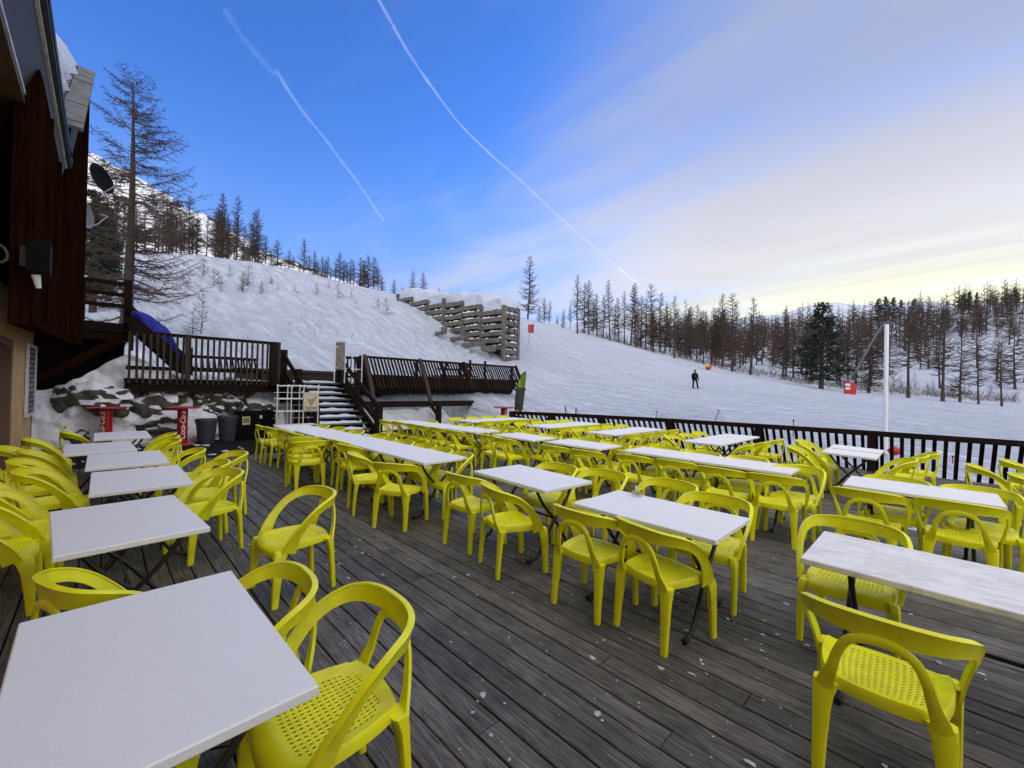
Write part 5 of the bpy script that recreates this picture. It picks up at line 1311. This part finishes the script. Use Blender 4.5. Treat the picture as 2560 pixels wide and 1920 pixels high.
# ------------------------------------------------------------------ deck railing with slats slanting down and outwards
def railing():
    t = thing('deck_railing', 'long black stained railing round the deck, slats splayed outwards at the foot', 'railing', (-1, 12.3, 0))
    def b_(mb, n, m=M_dark): mb.v = [(x+1, y-12.3, z) for x, y, z in mb.v]; return mb.build(n, m, t)
    SPL = Vector((-0.03, 0.72, 0))
    for k in range(len(RAILP)-1):
        a = Vector((*RAILP[k], 0)); c = Vector((*RAILP[k+1], 0)); d = (c-a).normalized(); n = Vector((-d.y, d.x, 0)); L_ = (c-a).length
        b = MB(); b.bar(a+Vector((0, 0, 0.845)), c+Vector((0, 0, 0.845)), 0.06, 0.115); b_(b, 'top_rail')
        b = MB(); b.bar(a+SPL*0.90+Vector((0, 0, -0.12)), c+SPL*0.90+Vector((0, 0, -0.12)), 0.05, 0.11); b_(b, 'bottom_rail')
        ns = max(4, int(L_/0.157)); b = MB()
        for i in range(1, ns):
            p = a+d*(L_*i/ns); b.bar(p+n*0.035+Vector((0, 0, 0.88)), p+n*0.035+SPL+Vector((0, 0, -0.22+0.015*math.sin(i*2.7))), 0.066, 0.024, up=tuple(n))
        b_(b, 'slat_panel', M_dark)
    for (u, v) in RAILP+[(-9.0, 10.60)]:
        b = MB(); b.box((u, v-0.045, 0.42), (0.13, 0.11, 0.94)); b_(b, 'post', M_darkv)
        b = MB(); b.bar((u+0.06, v, 0.78), (u+0.03, v+0.68, -0.2), 0.10, 0.08, up=(0, 1, 0)); b_(b, 'brace', M_darkv)
railing()

# ------------------------------------------------------------------ red bar tables, bins, cabinet
M_red = mat('red_enamel', (0.42, 0.004, 0.006), 0.32, spec=0.5)
M_lett = mat('white_lettering', (0.80, 0.80, 0.80), 0.5)
def bar_table(px, py, label, face):
    p = np.array(face[1]); t = thing('bar_table', label, 'bar table', (p[0], p[1], 0), 0, 'round red bar tables')
    b = MB(); b.lathe([(0.29, 0), (0.30, 0.02), (0.28, 0.045), (0.12, 0.06), (0.12, 0.065)], 32); b.build('base', M_red, t, 40)
    b = MB(); b.lathe([(0.118, 0.06), (0.112, 0.5), (0.118, 0.97)], 32); b.build('column', M_red, t, 40)
    b = MB(); b.lathe([(0.10, 0.965), (0.38, 0.975), (0.40, 0.99), (0.39, 1.005), (0.01, 1.005)], 40); b.build('table_top', M_red, t, 40)
    def bend(me):
        for v in me.vertices:
            s, h, o = v.co.y, v.co.x, v.co.z     # text runs up the column
            a = face[0]-s/0.116*1.0; r = 0.1165+max(0, o)*1.0
            v.co = (r*math.cos(a), r*math.sin(a), 0.52+h)
    add_text('lettering', 'Coca-Cola', 0.17, M_lett, t, shear=0.30, bold=0.003, bend=bend, ext=0.003)
    return t
_fa = lambda p: math.atan2(-p[1], -p[0])
bar_table(455, 1112, 'red round bar table with white script column, right one of two on the mat', (_fa((-14.08, 1.55))+0.10, (-14.08, 1.55)))
bar_table(262, 1115, 'red round bar table with white script column, left one before the big boulder', (_fa((-14.5, 0.10))-0.75, (-14.5, 0.10)))
_p = at_d(1259, 1015, 13.4); 
_q = at_d(1259, 1080, 15.0)
bar_table(0, 0, 'third red bar table, alone at the left end of the railing', (_fa(_q)+0.5, (float(_q[0]), float(_q[1]))))
M_bin = mat('grey_blue_plastic', (0.045, 0.052, 0.065), 0.5)
for px, u, v, lab, tall in ((512, -14.25, 2.10, 'grey ribbed waste bin, left of two', 0.66), (562, -14.40, 2.62, 'smooth grey waste bin, right of two beside the cabinet', 0.72)):
    t = thing('waste_bin', lab, 'bin', (u, v, 0), 0, 'grey waste bins on the mat')
    b = MB(); b.lathe([(0.19, 0), (0.245, tall-0.10), (0.26, tall-0.10), (0.262, tall-0.03), (0.245, tall-0.03), (0.235, tall-0.08), (0.18, 0.04), (0.001, 0.04)], 28); b.build('body', M_bin, t, 40)
    b = MB(); b.lathe([(0.258, tall-0.035), (0.268, tall-0.015), (0.25, tall), (0.235, tall-0.02), (0.25, tall-0.035)], 28); b.build('rim', M_bin, t, 40)
def cabinet():
    t = thing('black_cabinet', 'low black cabinet with a small picture card behind the far chairs', 'cabinet', (-14.6, 3.35, 0), 0)
    b = MB(); b.box((0, 0, 0.42), (0.5, 0.98, 0.84), bev=0.01); b.build('body', M_black, t)
    b = MB(); b.box((0.252, 0, 0.42), (0.006, 0.012, 0.8)); b.box((0.255, 0.06, 0.5), (0.02, 0.02, 0.1)); b.build('door', M_steel, t)
    c = MB(); c.box((0.258, -0.28, 0.56), (0.006, 0.20, 0.24)); k = c.build('picture_card', mat('cream_card', (0.62, 0.55, 0.36), 0.6), t)
    c = MB(); c.box((0.263, -0.28, 0.57), (0.004, 0.15, 0.13)); c.build('picture', mat('printed_food', (0.25, 0.20, 0.10), 0.6, var=0.7, vscale=22), k)
    c = MB(); c.box((0.258, 0.10, 0.66), (0.006, 0.07, 0.10)); c.build('notice', M_white, t)
cabinet()

# ------------------------------------------------------------------ flags, poles, net, skier, lance, chairlift
def feather_flag():
    b0 = Vector(at_d(1287, 1032, 15.2)); t = thing('feather_flag', 'dark feather flag with a green tip and white letters at the railing end', 'flag', (b0.x, b0.y, -0.6)); H = at_d(1287, 928, 15.2)[2]+0.6
    r = Vector(tuple(RGT)); f = Vector(tuple(FWD)); b = MB()
    pole = catmull([(0, 0, 0), tuple(r*0.0+Vector((0, 0, H*0.5))), tuple(r*0.04+Vector((0, 0, H*0.78))), tuple(r*0.16+Vector((0, 0, H*0.93))), tuple(r*0.36+Vector((0, 0, H*1.0)))], 6); b.tube(pole, 0.014, 8); b.build('pole', M_black, t, 60)
    prof = [(0.30, 0.02, 0.27), (0.45, 0.01, 0.27), (0.6, 0.015, 0.31), (0.72, 0.03, 0.34), (0.80, 0.06, 0.355), (0.88, 0.115, 0.37), (0.95, 0.215, 0.385), (1.0, 0.36, 0.39)]
    def cloth(lo, hi, name, m):
        mb = MB(); vs = []; n = 14; J = 6
        hs = np.linspace(lo, hi, n)
        for h in hs:
            a = np.interp(h, [p[0] for p in prof], [p[1] for p in prof]); c = np.interp(h, [p[0] for p in prof], [p[2] for p in prof])
            for j in range(J+1):
                q = a+(c-a)*j/J; p = r*q+f*(0.025*math.sin(q*14+h*5))+Vector((0, 0, H*h)); vs.append(p)
        k = len(vs); vs += [p+f*0.004 for p in vs]
        fs = [(i*(J+1)+j, i*(J+1)+j+1, (i+1)*(J+1)+j+1, (i+1)*(J+1)+j) for i in range(n-1) for j in range(J)]
        fs += [tuple(reversed([q+k for q in fc])) for fc in fs]
        mb.add(vs, fs); return mb.build(name, m, t, 180)
    cloth(0.30, 0.80, 'banner', mat('dark_banner', (0.035, 0.038, 0.035), 0.7, var=0.6, vscale=3))
    cloth(0.80, 1.0, 'banner_tip', mat('green_banner', (0.22, 0.42, 0.015), 0.7, col2=(0.06, 0.13, 0.01), vscale=7))
    cloth(0.18, 0.30, 'banner_foot', mat('pale_banner', (0.35, 0.35, 0.36), 0.7))
    M3 = Matrix((r, Vector((0, 0, 1)), -f)).transposed().to_euler()
    add_text('lettering', 'SLS', 0.27, M_lett, t, tuple(r*0.155-f*0.06+Vector((0, 0, H*0.475))), tuple(M3), bold=0.008, ext=0.001)
feather_flag()
def white_pole():
    p = on_bearing(2215, 13.2); t = thing('white_mast', 'thick plain white pole standing in the snow behind the railing', 'pole', (p.x, p.y, p.z-0.1))
    h = at_d(2215, 812, 13.2)[2]-p.z+0.1
    b = MB(); b.lathe([(0.062, 0), (0.060, h*0.3), (0.056, h), (0.05, h+0.012), (0.001, h+0.015)], 24); b.build('shaft', M_white, t, 40)
    b = MB(); b.lathe([(0.10, 0.0), (0.10, 0.16), (0.09, 0.18)], 24); b.build('collar', M_galv, t, 40)
white_pole()
def red_bag():
    p = Vector(at_d(2236, 1128, 12.6)); t = tag(MB().blob((0, 0, 0), (0.16, 0.10, 0.13), 3, 3, 0.2).build('red_bag', M_red, None, 60), 'small red bag tied behind the railing at the foot of the white pole', 'bag'); t.location = p
red_bag()
def ski_pole(px, top, bot, D, label, lean):
    p = on_bearing(px, D); h = at_d(px, top, D)[2]-p.z; t = thing('ski_pole', label, 'ski pole', (p.x, p.y, p.z-0.1), 0, 'ski poles stuck in the snow'); r = Vector(tuple(RGT))*lean
    b = MB(); b.tube([(0, 0, 0), tuple(r+Vector((0, 0, h)))], 0.009, 6); b.build('shaft', M_steel, t)
    b = MB(); b.tube([tuple(r*0.92+Vector((0, 0, h*0.9))), tuple(r*1.02+Vector((0, 0, h+0.06)))], [0.016, 0.021], 8); b.build('grip', M_rubber, t)
    b = MB(); b.tube(catmull([tuple(r+Vector((0, 0, h))), tuple(r*1.6+Vector((0.03, 0.05, h-0.14))), tuple(r*1.3+Vector((0.0, 0.02, h-0.22))), tuple(r+Vector((0, 0, h-0.02)))], 5), 0.008, 5); b.build('strap', M_rubber, t)
ski_pole(1413, 1012, 1045, 14.5, 'upright ski pole stuck in the snow behind the railing', 0.02); ski_pole(1434, 1016, 1045, 14.5, 'ski pole with a hanging strap, right of the upright one', 0.10)
def safety_net():
    A, B_, C_ = on_bearing(1640, 19.0), on_bearing(1782, 18.0), on_bearing(1850, 15.5)
    t = thing('safety_net', 'thin sagging safety net on red poles beyond the railing', 'net', tuple(A))
    mr = mat('red_pole', (0.35, 0.03, 0.04), 0.5); mn = mat('pale_blue_netting', (0.22, 0.27, 0.42), 0.7)
    za = at_d(1643, 1030, 19.0)[2]; zb = at_d(1797, 1027, 18.0)[2]; tb = Vector(at_d(1797, 1027, 18.0))
    b = MB(); b.tube([(0, 0, -0.2), (0.05, 0.02, za-A.z)], 0.017, 6); b.tube([(0.05, 0.02, za-A.z), (0.05, 0.02, za-A.z+0.06)], 0.03, 6); b.build('pole', mr, t)
    b = MB(); b.tube([tuple(B_-A-Vector((0, 0, 0.2))), tuple(tb-A)], 0.017, 6); b.tube([tuple(tb-A), tuple(tb-A+Vector((0.01, 0.01, 0.06)))], 0.03, 6); b.build('pole', mr, t)
    b = MB(); top0 = Vector((0.05, 0.02, za-A.z-0.05)); top1 = tb-A-Vector((0, 0, 0.03)); top2 = C_-A+Vector((0, 0, 0.2))
    def seg(p, q, n):
        for i in range(9):
            f = i/8
            P = [p.lerp(q, k/8)+Vector((0, 0, -0.16*math.sin(k/8*PI)-f*0.75)) for k in range(9)]
            b.tube(P, 0.0075 if i == 0 else 0.0045, 3, False)
        for k in range(n+1):
            c = p.lerp(q, k/n); s = -0.16*math.sin(k/n*PI); b.tube([c+Vector((0, 0, s)), c+Vector((0, 0, s-0.75))], 0.0045, 3, False)
    seg(top0, top1, 26); seg(top1, top2, 14); b.build('netting', mn, t)
safety_net()
for px, top, D, lab in ((1985, 1052, 15.5, 'short red stake seen just above the middle of the railing'), (2384, 1142, 13.3, 'red stake seen through the slats near the right edge')):
    p = on_bearing(px, D); h = at_d(px, top, D)[2]-p.z; t = thing('marker_stake', lab, 'stake', tuple(p), 0, 'red marker stakes')
    b = MB(); b.tube([(0, 0, -0.2), (0, 0, h)], 0.018, 6); b.build('stake', mat('red_stake', (0.35, 0.03, 0.04), 0.5), t)
    b = MB(); b.tube([(0, 0, h-0.02), (0, 0, h+0.04)], 0.028, 8); b.build('cap', M_rubber, t)
def piste_sign():
    p, D = hit(1318, 877); h = 66/1050*D; t = thing('piste_marker', 'red piste marker panel on a thin leaning pole by the lone larch', 'sign', tuple(p)); r = Vector(tuple(RGT))
    b = MB(); b.tube([(0, 0, -0.3), tuple(r*0.28+Vector((0, 0, h)))], 0.03, 6); b.build('pole', M_galv, t)
    b = MB(); c = r*0.30+Vector((0, 0, h*0.84))
    b.bar(c-Vector((0, 0, 0.42)), c+Vector((0, 0, 0.42)), 0.52, 0.04, up=tuple(FWD)); b.bar(c+r*0.2-Vector((0, 0, 0.40)), c+r*0.2+Vector((0, 0, 0.44)), 0.24, 0.07, up=tuple(FWD)); b.build('panel', M_red, t)
piste_sign()
def piste_ball():
    p, D = hit(1771, 925); t = thing('piste_cushion', 'small round red and yellow cushion at the far piste edge', 'cushion', (p.x, p.y, p.z+0.35))
    b = MB(); b.blob((0, 0, 0), (0.40, 0.40, 0.36), 2, 3, 0.12); b.build('body', mat('red_orange_cloth', (0.50, 0.06, 0.03), 0.6), t, 60)
    b = MB(); b.blob(tuple(-Vector(tuple(RGT))*0.17-Vector(tuple(FWD))*0.08+Vector((0, 0, 0.22))), (0.26, 0.26, 0.30), 5, 3, 0.15); b.build('yellow_panel', mat('yellow_cloth', (0.60, 0.45, 0.06), 0.6), t, 60)
piste_ball()
def skier():
    p, D = hit(1737, 972); s = (972-925)/1050*D/1.80
    M_j = mat('black_jacket', (0.004, 0.0035, 0.005), 0.8, spec=0.1); M_p = mat('black_trousers', (0.010, 0.010, 0.012), 0.7); M_sk = mat('skin', (0.45, 0.26, 0.19), 0.6)
    t = thing('person', 'skier in black jacket, trousers and helmet riding down the piste', 'person', (p.x, p.y, p.z), 0); r = Vector(tuple(RGT)); f = -Vector(tuple(FWD))
    t.rotation_euler = (0, 0, math.atan2(r.y, r.x)); t.scale = (s, s, s)
    def skin(verts, edges, rad, name, m, par, sub=2, root=0):
        me = bpy.data.meshes.new(name); me.from_pydata(verts, edges, []); o = bpy.data.objects.new(name, me); COL.objects.link(o); o.parent = par
        md = o.modifiers.new('skin', 'SKIN'); sv = me.skin_vertices[0].data
        for i, q in enumerate(rad): sv[i].radius = (q, q) if not isinstance(q, tuple) else q
        sv[root].use_root = True; sd = o.modifiers.new('sub', 'SUBSURF'); sd.levels = sub; sd.render_levels = sub; md.use_smooth_shade = True; me.materials.append(m); return o
    # local axes: x right in the picture, y towards the viewer is negative
    V = [(0, 0, 0.98), (0, 0.02, 1.20), (0, 0.01, 1.40), (0, 0, 1.50), (0, -0.01, 1.56), (0, -0.02, 1.68),
         (-0.20, 0.01, 1.42), (-0.29, 0.0, 1.17), (-0.27, -0.08, 0.92), (-0.27, -0.10, 0.84), (0.20, 0.01, 1.42), (0.27, 0.0, 1.15), (0.27, -0.08, 0.92), (0.275, -0.10, 0.84),
         (-0.11, 0, 0.90), (-0.17, -0.03, 0.50), (-0.17, 0.02, 0.10), (-0.17, -0.10, 0.05), (0.11, 0, 0.90), (0.20, -0.06, 0.48), (0.26, -0.02, 0.08), (0.26, -0.14, 0.04)]
    E = [(0, 1), (1, 2), (2, 3), (3, 4), (4, 5), (2, 6), (6, 7), (7, 8), (8, 9), (2, 10), (10, 11), (11, 12), (12, 13), (0, 14), (14, 15), (15, 16), (16, 17), (0, 18), (18, 19), (19, 20), (20, 21)]
    Rd = [(0.17, 0.13), (0.185, 0.14), (0.18, 0.13), 0.07, 0.065, (0.085, 0.10), 0.085, 0.068, 0.052, 0.05, 0.085, 0.068, 0.052, 0.05, 0.105, 0.080, 0.075, 0.06, 0.105, 0.080, 0.075, 0.06]
    skin(V, E, Rd, 'body', M_j, t)
    b = MB(); b.blob((0, -0.035, 1.665), (0.074, 0.085, 0.105), 1, 3, 0.03); b.box((0, -0.122, 1.655), (0.022, 0.03, 0.04)); h = b.build('face', M_sk, t, 60)
    b = MB(); b.blob((0, 0.005, 1.71), (0.112, 0.132, 0.115), 4, 3, 0.02); b.build('helmet', M_black, t, 60)
    b = MB(); b.box((0, -0.105, 1.69), (0.15, 0.05, 0.065), bev=0.02); b.build('goggles', M_glass, t, 60)
    b = MB(); b.bar((-0.05, -0.136, 1.10), (-0.045, -0.136, 1.36), 0.03, 0.012, up=(0, 1, 0)); b.bar((0.04, -0.136, 1.10), (0.045, -0.136, 1.36), 0.03, 0.012, up=(0, 1, 0)); b.build('jacket_stripe', mat('dull_pink_trim', (0.20, 0.05, 0.09), 0.6), t)
    for x in (-0.27, 0.275):
        b = MB(); b.blob((x, -0.10, 0.86), (0.045, 0.05, 0.05), 3, 2, 0.08)
        for k in range(4): b.tube([(x-0.033+k*0.022, -0.12, 0.84), (x-0.033+k*0.022, -0.14, 0.79), (x-0.033+k*0.021, -0.13, 0.755+0.008*abs(k-1.5))], [0.012, 0.0115, 0.008], 6)
        b.tube([(x*0.9, -0.13, 0.87), (x*0.82, -0.16, 0.83)], [0.013, 0.010], 6); b.build('glove', M_rubber, t, 60)
    for x, y in ((-0.17, -0.03), (0.26, -0.05)):
        o = MB(); o.box((x, y-0.1, 0.015), (0.09, 1.65, 0.02), bev=0.005); o.box((x, y-0.95, 0.05), (0.085, 0.12, 0.018), 0, Matrix.Rotation(R(-28), 3, 'X')); k = o.build('ski', mat('pale_ski', (0.45, 0.45, 0.47), 0.4), t)
        o = MB(); o.box((x, y-0.03, 0.10), (0.11, 0.30, 0.16), bev=0.03); o.build('ski_boot', M_black, t)
    return t
skier()
def snow_lance():
    p, D = hit(2125, 986); t = thing('snow_lance', 'tall leaning snow making lance rising from a red padded base', 'snow lance', tuple(p)); k = D/1050; r = Vector(tuple(RGT)); f = Vector(tuple(FWD))
    b = MB(); poly = [(-14, 0), (12, -1), (15, 21), (8, 31), (-12, 33)]; n = len(poly); w = 0.22
    vs = [tuple(r*(x*k)-f*w/2+Vector((0, 0, y*k-0.1))) for x, y in poly]+[tuple(r*(x*k)+f*w/2+Vector((0, 0, y*k-0.1))) for x, y in poly]
    b.add(vs, [tuple(range(n)), tuple(reversed(range(n, 2*n)))]+[((i+1) % n, i, n+i, n+(i+1) % n) for i in range(n)]); b.build('padding', M_red, t)
    b = MB()
    for y, h in ((23.5, 6.5), (14.5, 5)): b.bar(r*(-14*k)-f*(w/2+0.012)+Vector((0, 0, y*k)), r*(-2*k)-f*(w/2+0.012)+Vector((0, 0, y*k)), 0.02, h*k, up=(0, 0, 1))
    b.build('warning_panel', mat('pale_panel', (0.65, 0.62, 0.58), 0.6), t)
    P = [Vector(at_d(*q))-p for q in ((2118, 955, D), (2140, 925, D), (2170, 872, D), (2196, 828, D), (2208, 812, D), (2219, 806, D), (2224, 810, D))]
    b = MB(); b.tube(catmull(P, 4), 0.10, 8); b.build('lance_tube', mat('dull_grey_tube', (0.10, 0.10, 0.10), 0.5), t, 60)
    b = MB(); b.bar(P[-2]-Vector((0, 0, 0.25)), P[-1]+r*0.3-Vector((0, 0, 0.3)), 0.4, 0.25); b.build('nozzle_head', M_steel, t)
    b = MB(); b.bar(Vector((0, 0, 1.6))+r*0.3, Vector((0, 0, 2.8))+r*0.5, 0.16, 0.16); b.build('mount', M_steel, t)
snow_lance()
def chairlift():
    D = 150; p = on_bearing(2535, D); t = thing('chairlift_pylon', 'grey green chairlift pylon at the right edge with its cross arm', 'pylon', tuple(p)); h = at_d(2535, 782, D)[2]-p.z; r = Vector(tuple(RGT))
    m = mat('grey_green_paint', (0.14, 0.17, 0.15), 0.6)
    b = MB(); b.lathe([(0.75, -1), (0.55, h*0.5), (0.42, h)], 14); b.build('mast', m, t, 60)
    b = MB(); b.bar(-r*2.4+Vector((0, 0, h)), r*2.6+Vector((0, 0, h)), 0.4, 0.4); b.build('cross_arm', m, t)
    b = MB()
    for s in (-2.2, 2.2):
        q = r*s+Vector((0, 0, h-0.3)); b.bar(q-Vector(tuple(FWD))*1.4, q+Vector(tuple(FWD))*1.4, 0.2, 0.35)
    b.build('sheave_assembly', M_steel, t)
    c = MB(); A = Vector(at_d(2250, 792, 165)); Bv = p+Vector((0, 0, h)); C_ = Vector(at_d(2700, 775, 150))
    for off in (0.0, -1.2): c.tube(catmull([A+Vector((0, 0, off)), (A+Bv)/2+Vector((0, 0, off-1.3)), Bv+Vector((0, 0, off*0.3)), C_], 6), 0.09, 5, False)
    tag(c.build('lift_cable', M_steel), 'dark chairlift cables strung to the pylon at the right edge', 'cable')
    for px, py in ((2440, 797), (2500, 800), (2418, 801), (2475, 804), (2400, 794), (2550, 806)):
        q = Vector(at_d(px, py, 158)); o = thing('lift_chair', 'empty chair hanging from the lift cable before the dark wood', 'lift chair', tuple(q), 0, 'chairs on the lift cable')
        b = MB(); b.bar(-r*1.3, r*1.3, 0.5, 0.12); b.bar(-r*1.3+Vector((0, 0, 0.7)), r*1.3+Vector((0, 0, 0.7)), 0.08, 0.4); b.build('seat', M_galv, o)
        b = MB(); b.tube([tuple(r*0), tuple(Vector((0, 0, 2.6)))], 0.07, 6); b.build('hanger', M_steel, o)
chairlift()

# ------------------------------------------------------------------ small things on the deck
def glass():
    p = at_d(1592, 1240, 1); d = ray(1592, 1240); k = (THT-HC)/d[2]; q = np.array([0, 0, HC])+d*k
    t = thing('glass_ashtray', 'small clear glass standing near the back edge of a white table', 'glass', tuple(q))
    m = bpy.data.materials.new('clear_glass'); m.use_nodes = True; b_ = m.node_tree.nodes['Principled BSDF']; b_.inputs['Transmission Weight'].default_value = 1.0; b_.inputs['Roughness'].default_value = 0.02; b_.inputs['IOR'].default_value = 1.45
    b = MB(); b.lathe([(0.036, 0), (0.042, 0.005), (0.046, 0.05), (0.043, 0.05), (0.039, 0.012), (0.001, 0.010)], 24); b.build('bowl', m, t, 50)
    b = MB(); b.box((-0.01, 0.0, 0.06), (0.012, 0.03, 0.05), 0.4); b.build('paper_scrap', M_white, t)
glass()
def crumbs():
    rd = random.Random(21); b = MB()
    spots = [(1240, 1375, 60, 50), (1330, 1395, 70, 40), (1700, 1480, 70, 60), (1550, 1600, 160, 90), (1680, 1300, 120, 60), (1450, 1330, 90, 40), (890, 1380, 60, 40), (1250, 1720, 200, 120), (2300, 1500, 200, 150), (700, 1200, 90, 60), (1950, 1480, 90, 110), (2050, 1700, 250, 180), (1780, 1540, 80, 80), (560, 1290, 60, 60), (1000, 1500, 160, 140)]
    for cx, cy, sx, sy in spots:
        for k in range(26):
            px, py = rd.gauss(cx, sx), rd.gauss(cy, sy)
            if py < 1180 or px > 2600: continue
            d = ray(px, py); q = np.array([0, 0, HC])+d*(-HC/d[2])
            if q[0] < -11.2 or q[1] > 11.8 or q[1] < -1: continue
            r = rd.choice((0.003, 0.003, 0.004, 0.004, 0.005, 0.006, 0.008, 0.012)); b.blob((q[0], q[1], r*0.2), (r*rd.uniform(0.7, 2.2), r*rd.uniform(0.7, 1.6), r*0.45), rd.random()*50, 2, 0.7, 2.2)
    for px, py, w, h in ((2240, 1310, 0.55, 0.30), (1690, 1260, 0.35, 0.18), (1900, 1240, 0.3, 0.2), (700, 1112, 0.4, 0.2)):
        d = ray(px, py); q = np.array([0, 0, HC])+d*(-HC/d[2])
        for k in range(18): b.blob((q[0]+rd.gauss(0, w*0.4), q[1]+rd.gauss(0, h*0.4), 0.001), (rd.uniform(0.04, 0.13), rd.uniform(0.03, 0.08), 0.007), k*1.7, 2, 0.4)
    tag(b.build('snow_crumbs', M_snow, smooth=180), 'crumbs and thin patches of snow scattered over the deck boards', 'snow', None, 'stuff')
    b = MB()
    for k in range(70):
        u, v = rd.uniform(-14.9, -11.5), rd.uniform(-0.8, 4.0)
        if rd.random() < 0.5: u = -14.6+rd.gauss(0, 0.25)
        b.blob((u, v, 0.0), (rd.uniform(0.03, 0.13), rd.uniform(0.03, 0.11), rd.uniform(0.008, 0.03)), k*2.3, 2, 0.4)
    tag(b.build('mat_snow', M_snow, smooth=180), 'scraps of snow lying on the black rubber mat', 'snow', None, 'stuff')
crumbs()

# ------------------------------------------------------------------ contrails high above
def contrail(pts, alt, rad, label, seed, dens=1.0):
    m = bpy.data.materials.new('ice_trail'); m.use_nodes = True; nt = m.node_tree; N = nt.nodes; L = nt.links; N.clear()
    out = N.new('ShaderNodeOutputMaterial'); tr = N.new('ShaderNodeBsdfTransparent'); df = N.new('ShaderNodeBsdfTranslucent'); dd = N.new('ShaderNodeBsdfDiffuse'); ad = N.new('ShaderNodeAddShader'); mx = N.new('ShaderNodeMixShader')
    df.inputs[0].default_value = (0.9, 0.9, 0.9, 1); dd.inputs[0].default_value = (0.9, 0.9, 0.9, 1); L.new(df.outputs[0], ad.inputs[0]); L.new(dd.outputs[0], ad.inputs[1])
    tc = N.new('ShaderNodeTexCoord'); n = N.new('ShaderNodeTexNoise'); n.inputs['Scale'].default_value = 0.004; n.inputs['Detail'].default_value = 3; L.new(tc.outputs['Object'], n.inputs['Vector'])
    mr = N.new('ShaderNodeMapRange'); mr.inputs[1].default_value = 0.30; mr.inputs[2].default_value = 0.72; mr.inputs[3].default_value = 0.012*dens; mr.inputs[4].default_value = 0.026*dens; L.new(n.outputs[0], mr.inputs[0])
    L.new(mr.outputs[0], mx.inputs[0]); L.new(tr.outputs[0], mx.inputs[1]); L.new(ad.outputs[0], mx.inputs[2]); L.new(mx.outputs[0], out.inputs[0])
    P = []; 
    for px, py in pts:
        d = ray(px, py); P.append(np.array([0, 0, HC])+d*(alt/d[2]))
    C = catmull(P, 8); rd = random.Random(seed)
    rr = [rad*(0.55+0.5*rd.random())*(0.2 if k in (0, len(C)-1) else 1) for k in range(len(C))]
    b = MB()
    for s_ in (1.5, 1.1, 0.75, 0.4): b.tube(C, [r*s_ for r in rr], 10)
    o = b.build('contrail', m, None, 180); tag(o, label, 'contrail')
contrail([(930, -30), (975, 50), (1020, 130), (1085, 225), (1150, 310), (1220, 380), (1300, 450), (1380, 525), (1440, 580), (1500, 630), (1540, 665)], 2600, 11, 'long thin curved contrail crossing the sky from the top centre', 1)
contrail([(1545, 668), (1562, 683), (1580, 698), (1600, 712)], 2600, 22, 'short bright end piece of contrail just above the larches', 4, 1.3)
contrail([(690, 175), (730, 240), (770, 295), (815, 350), (850, 398), (890, 450), (930, 510), (960, 552)], 2600, 15, 'shorter broken contrail in the left half of the sky', 2, 0.6)
contrail([(560, 20), (620, 110), (690, 190)], 2600, 22, 'faint spread contrail smudge high in the left sky', 3, 0.25)
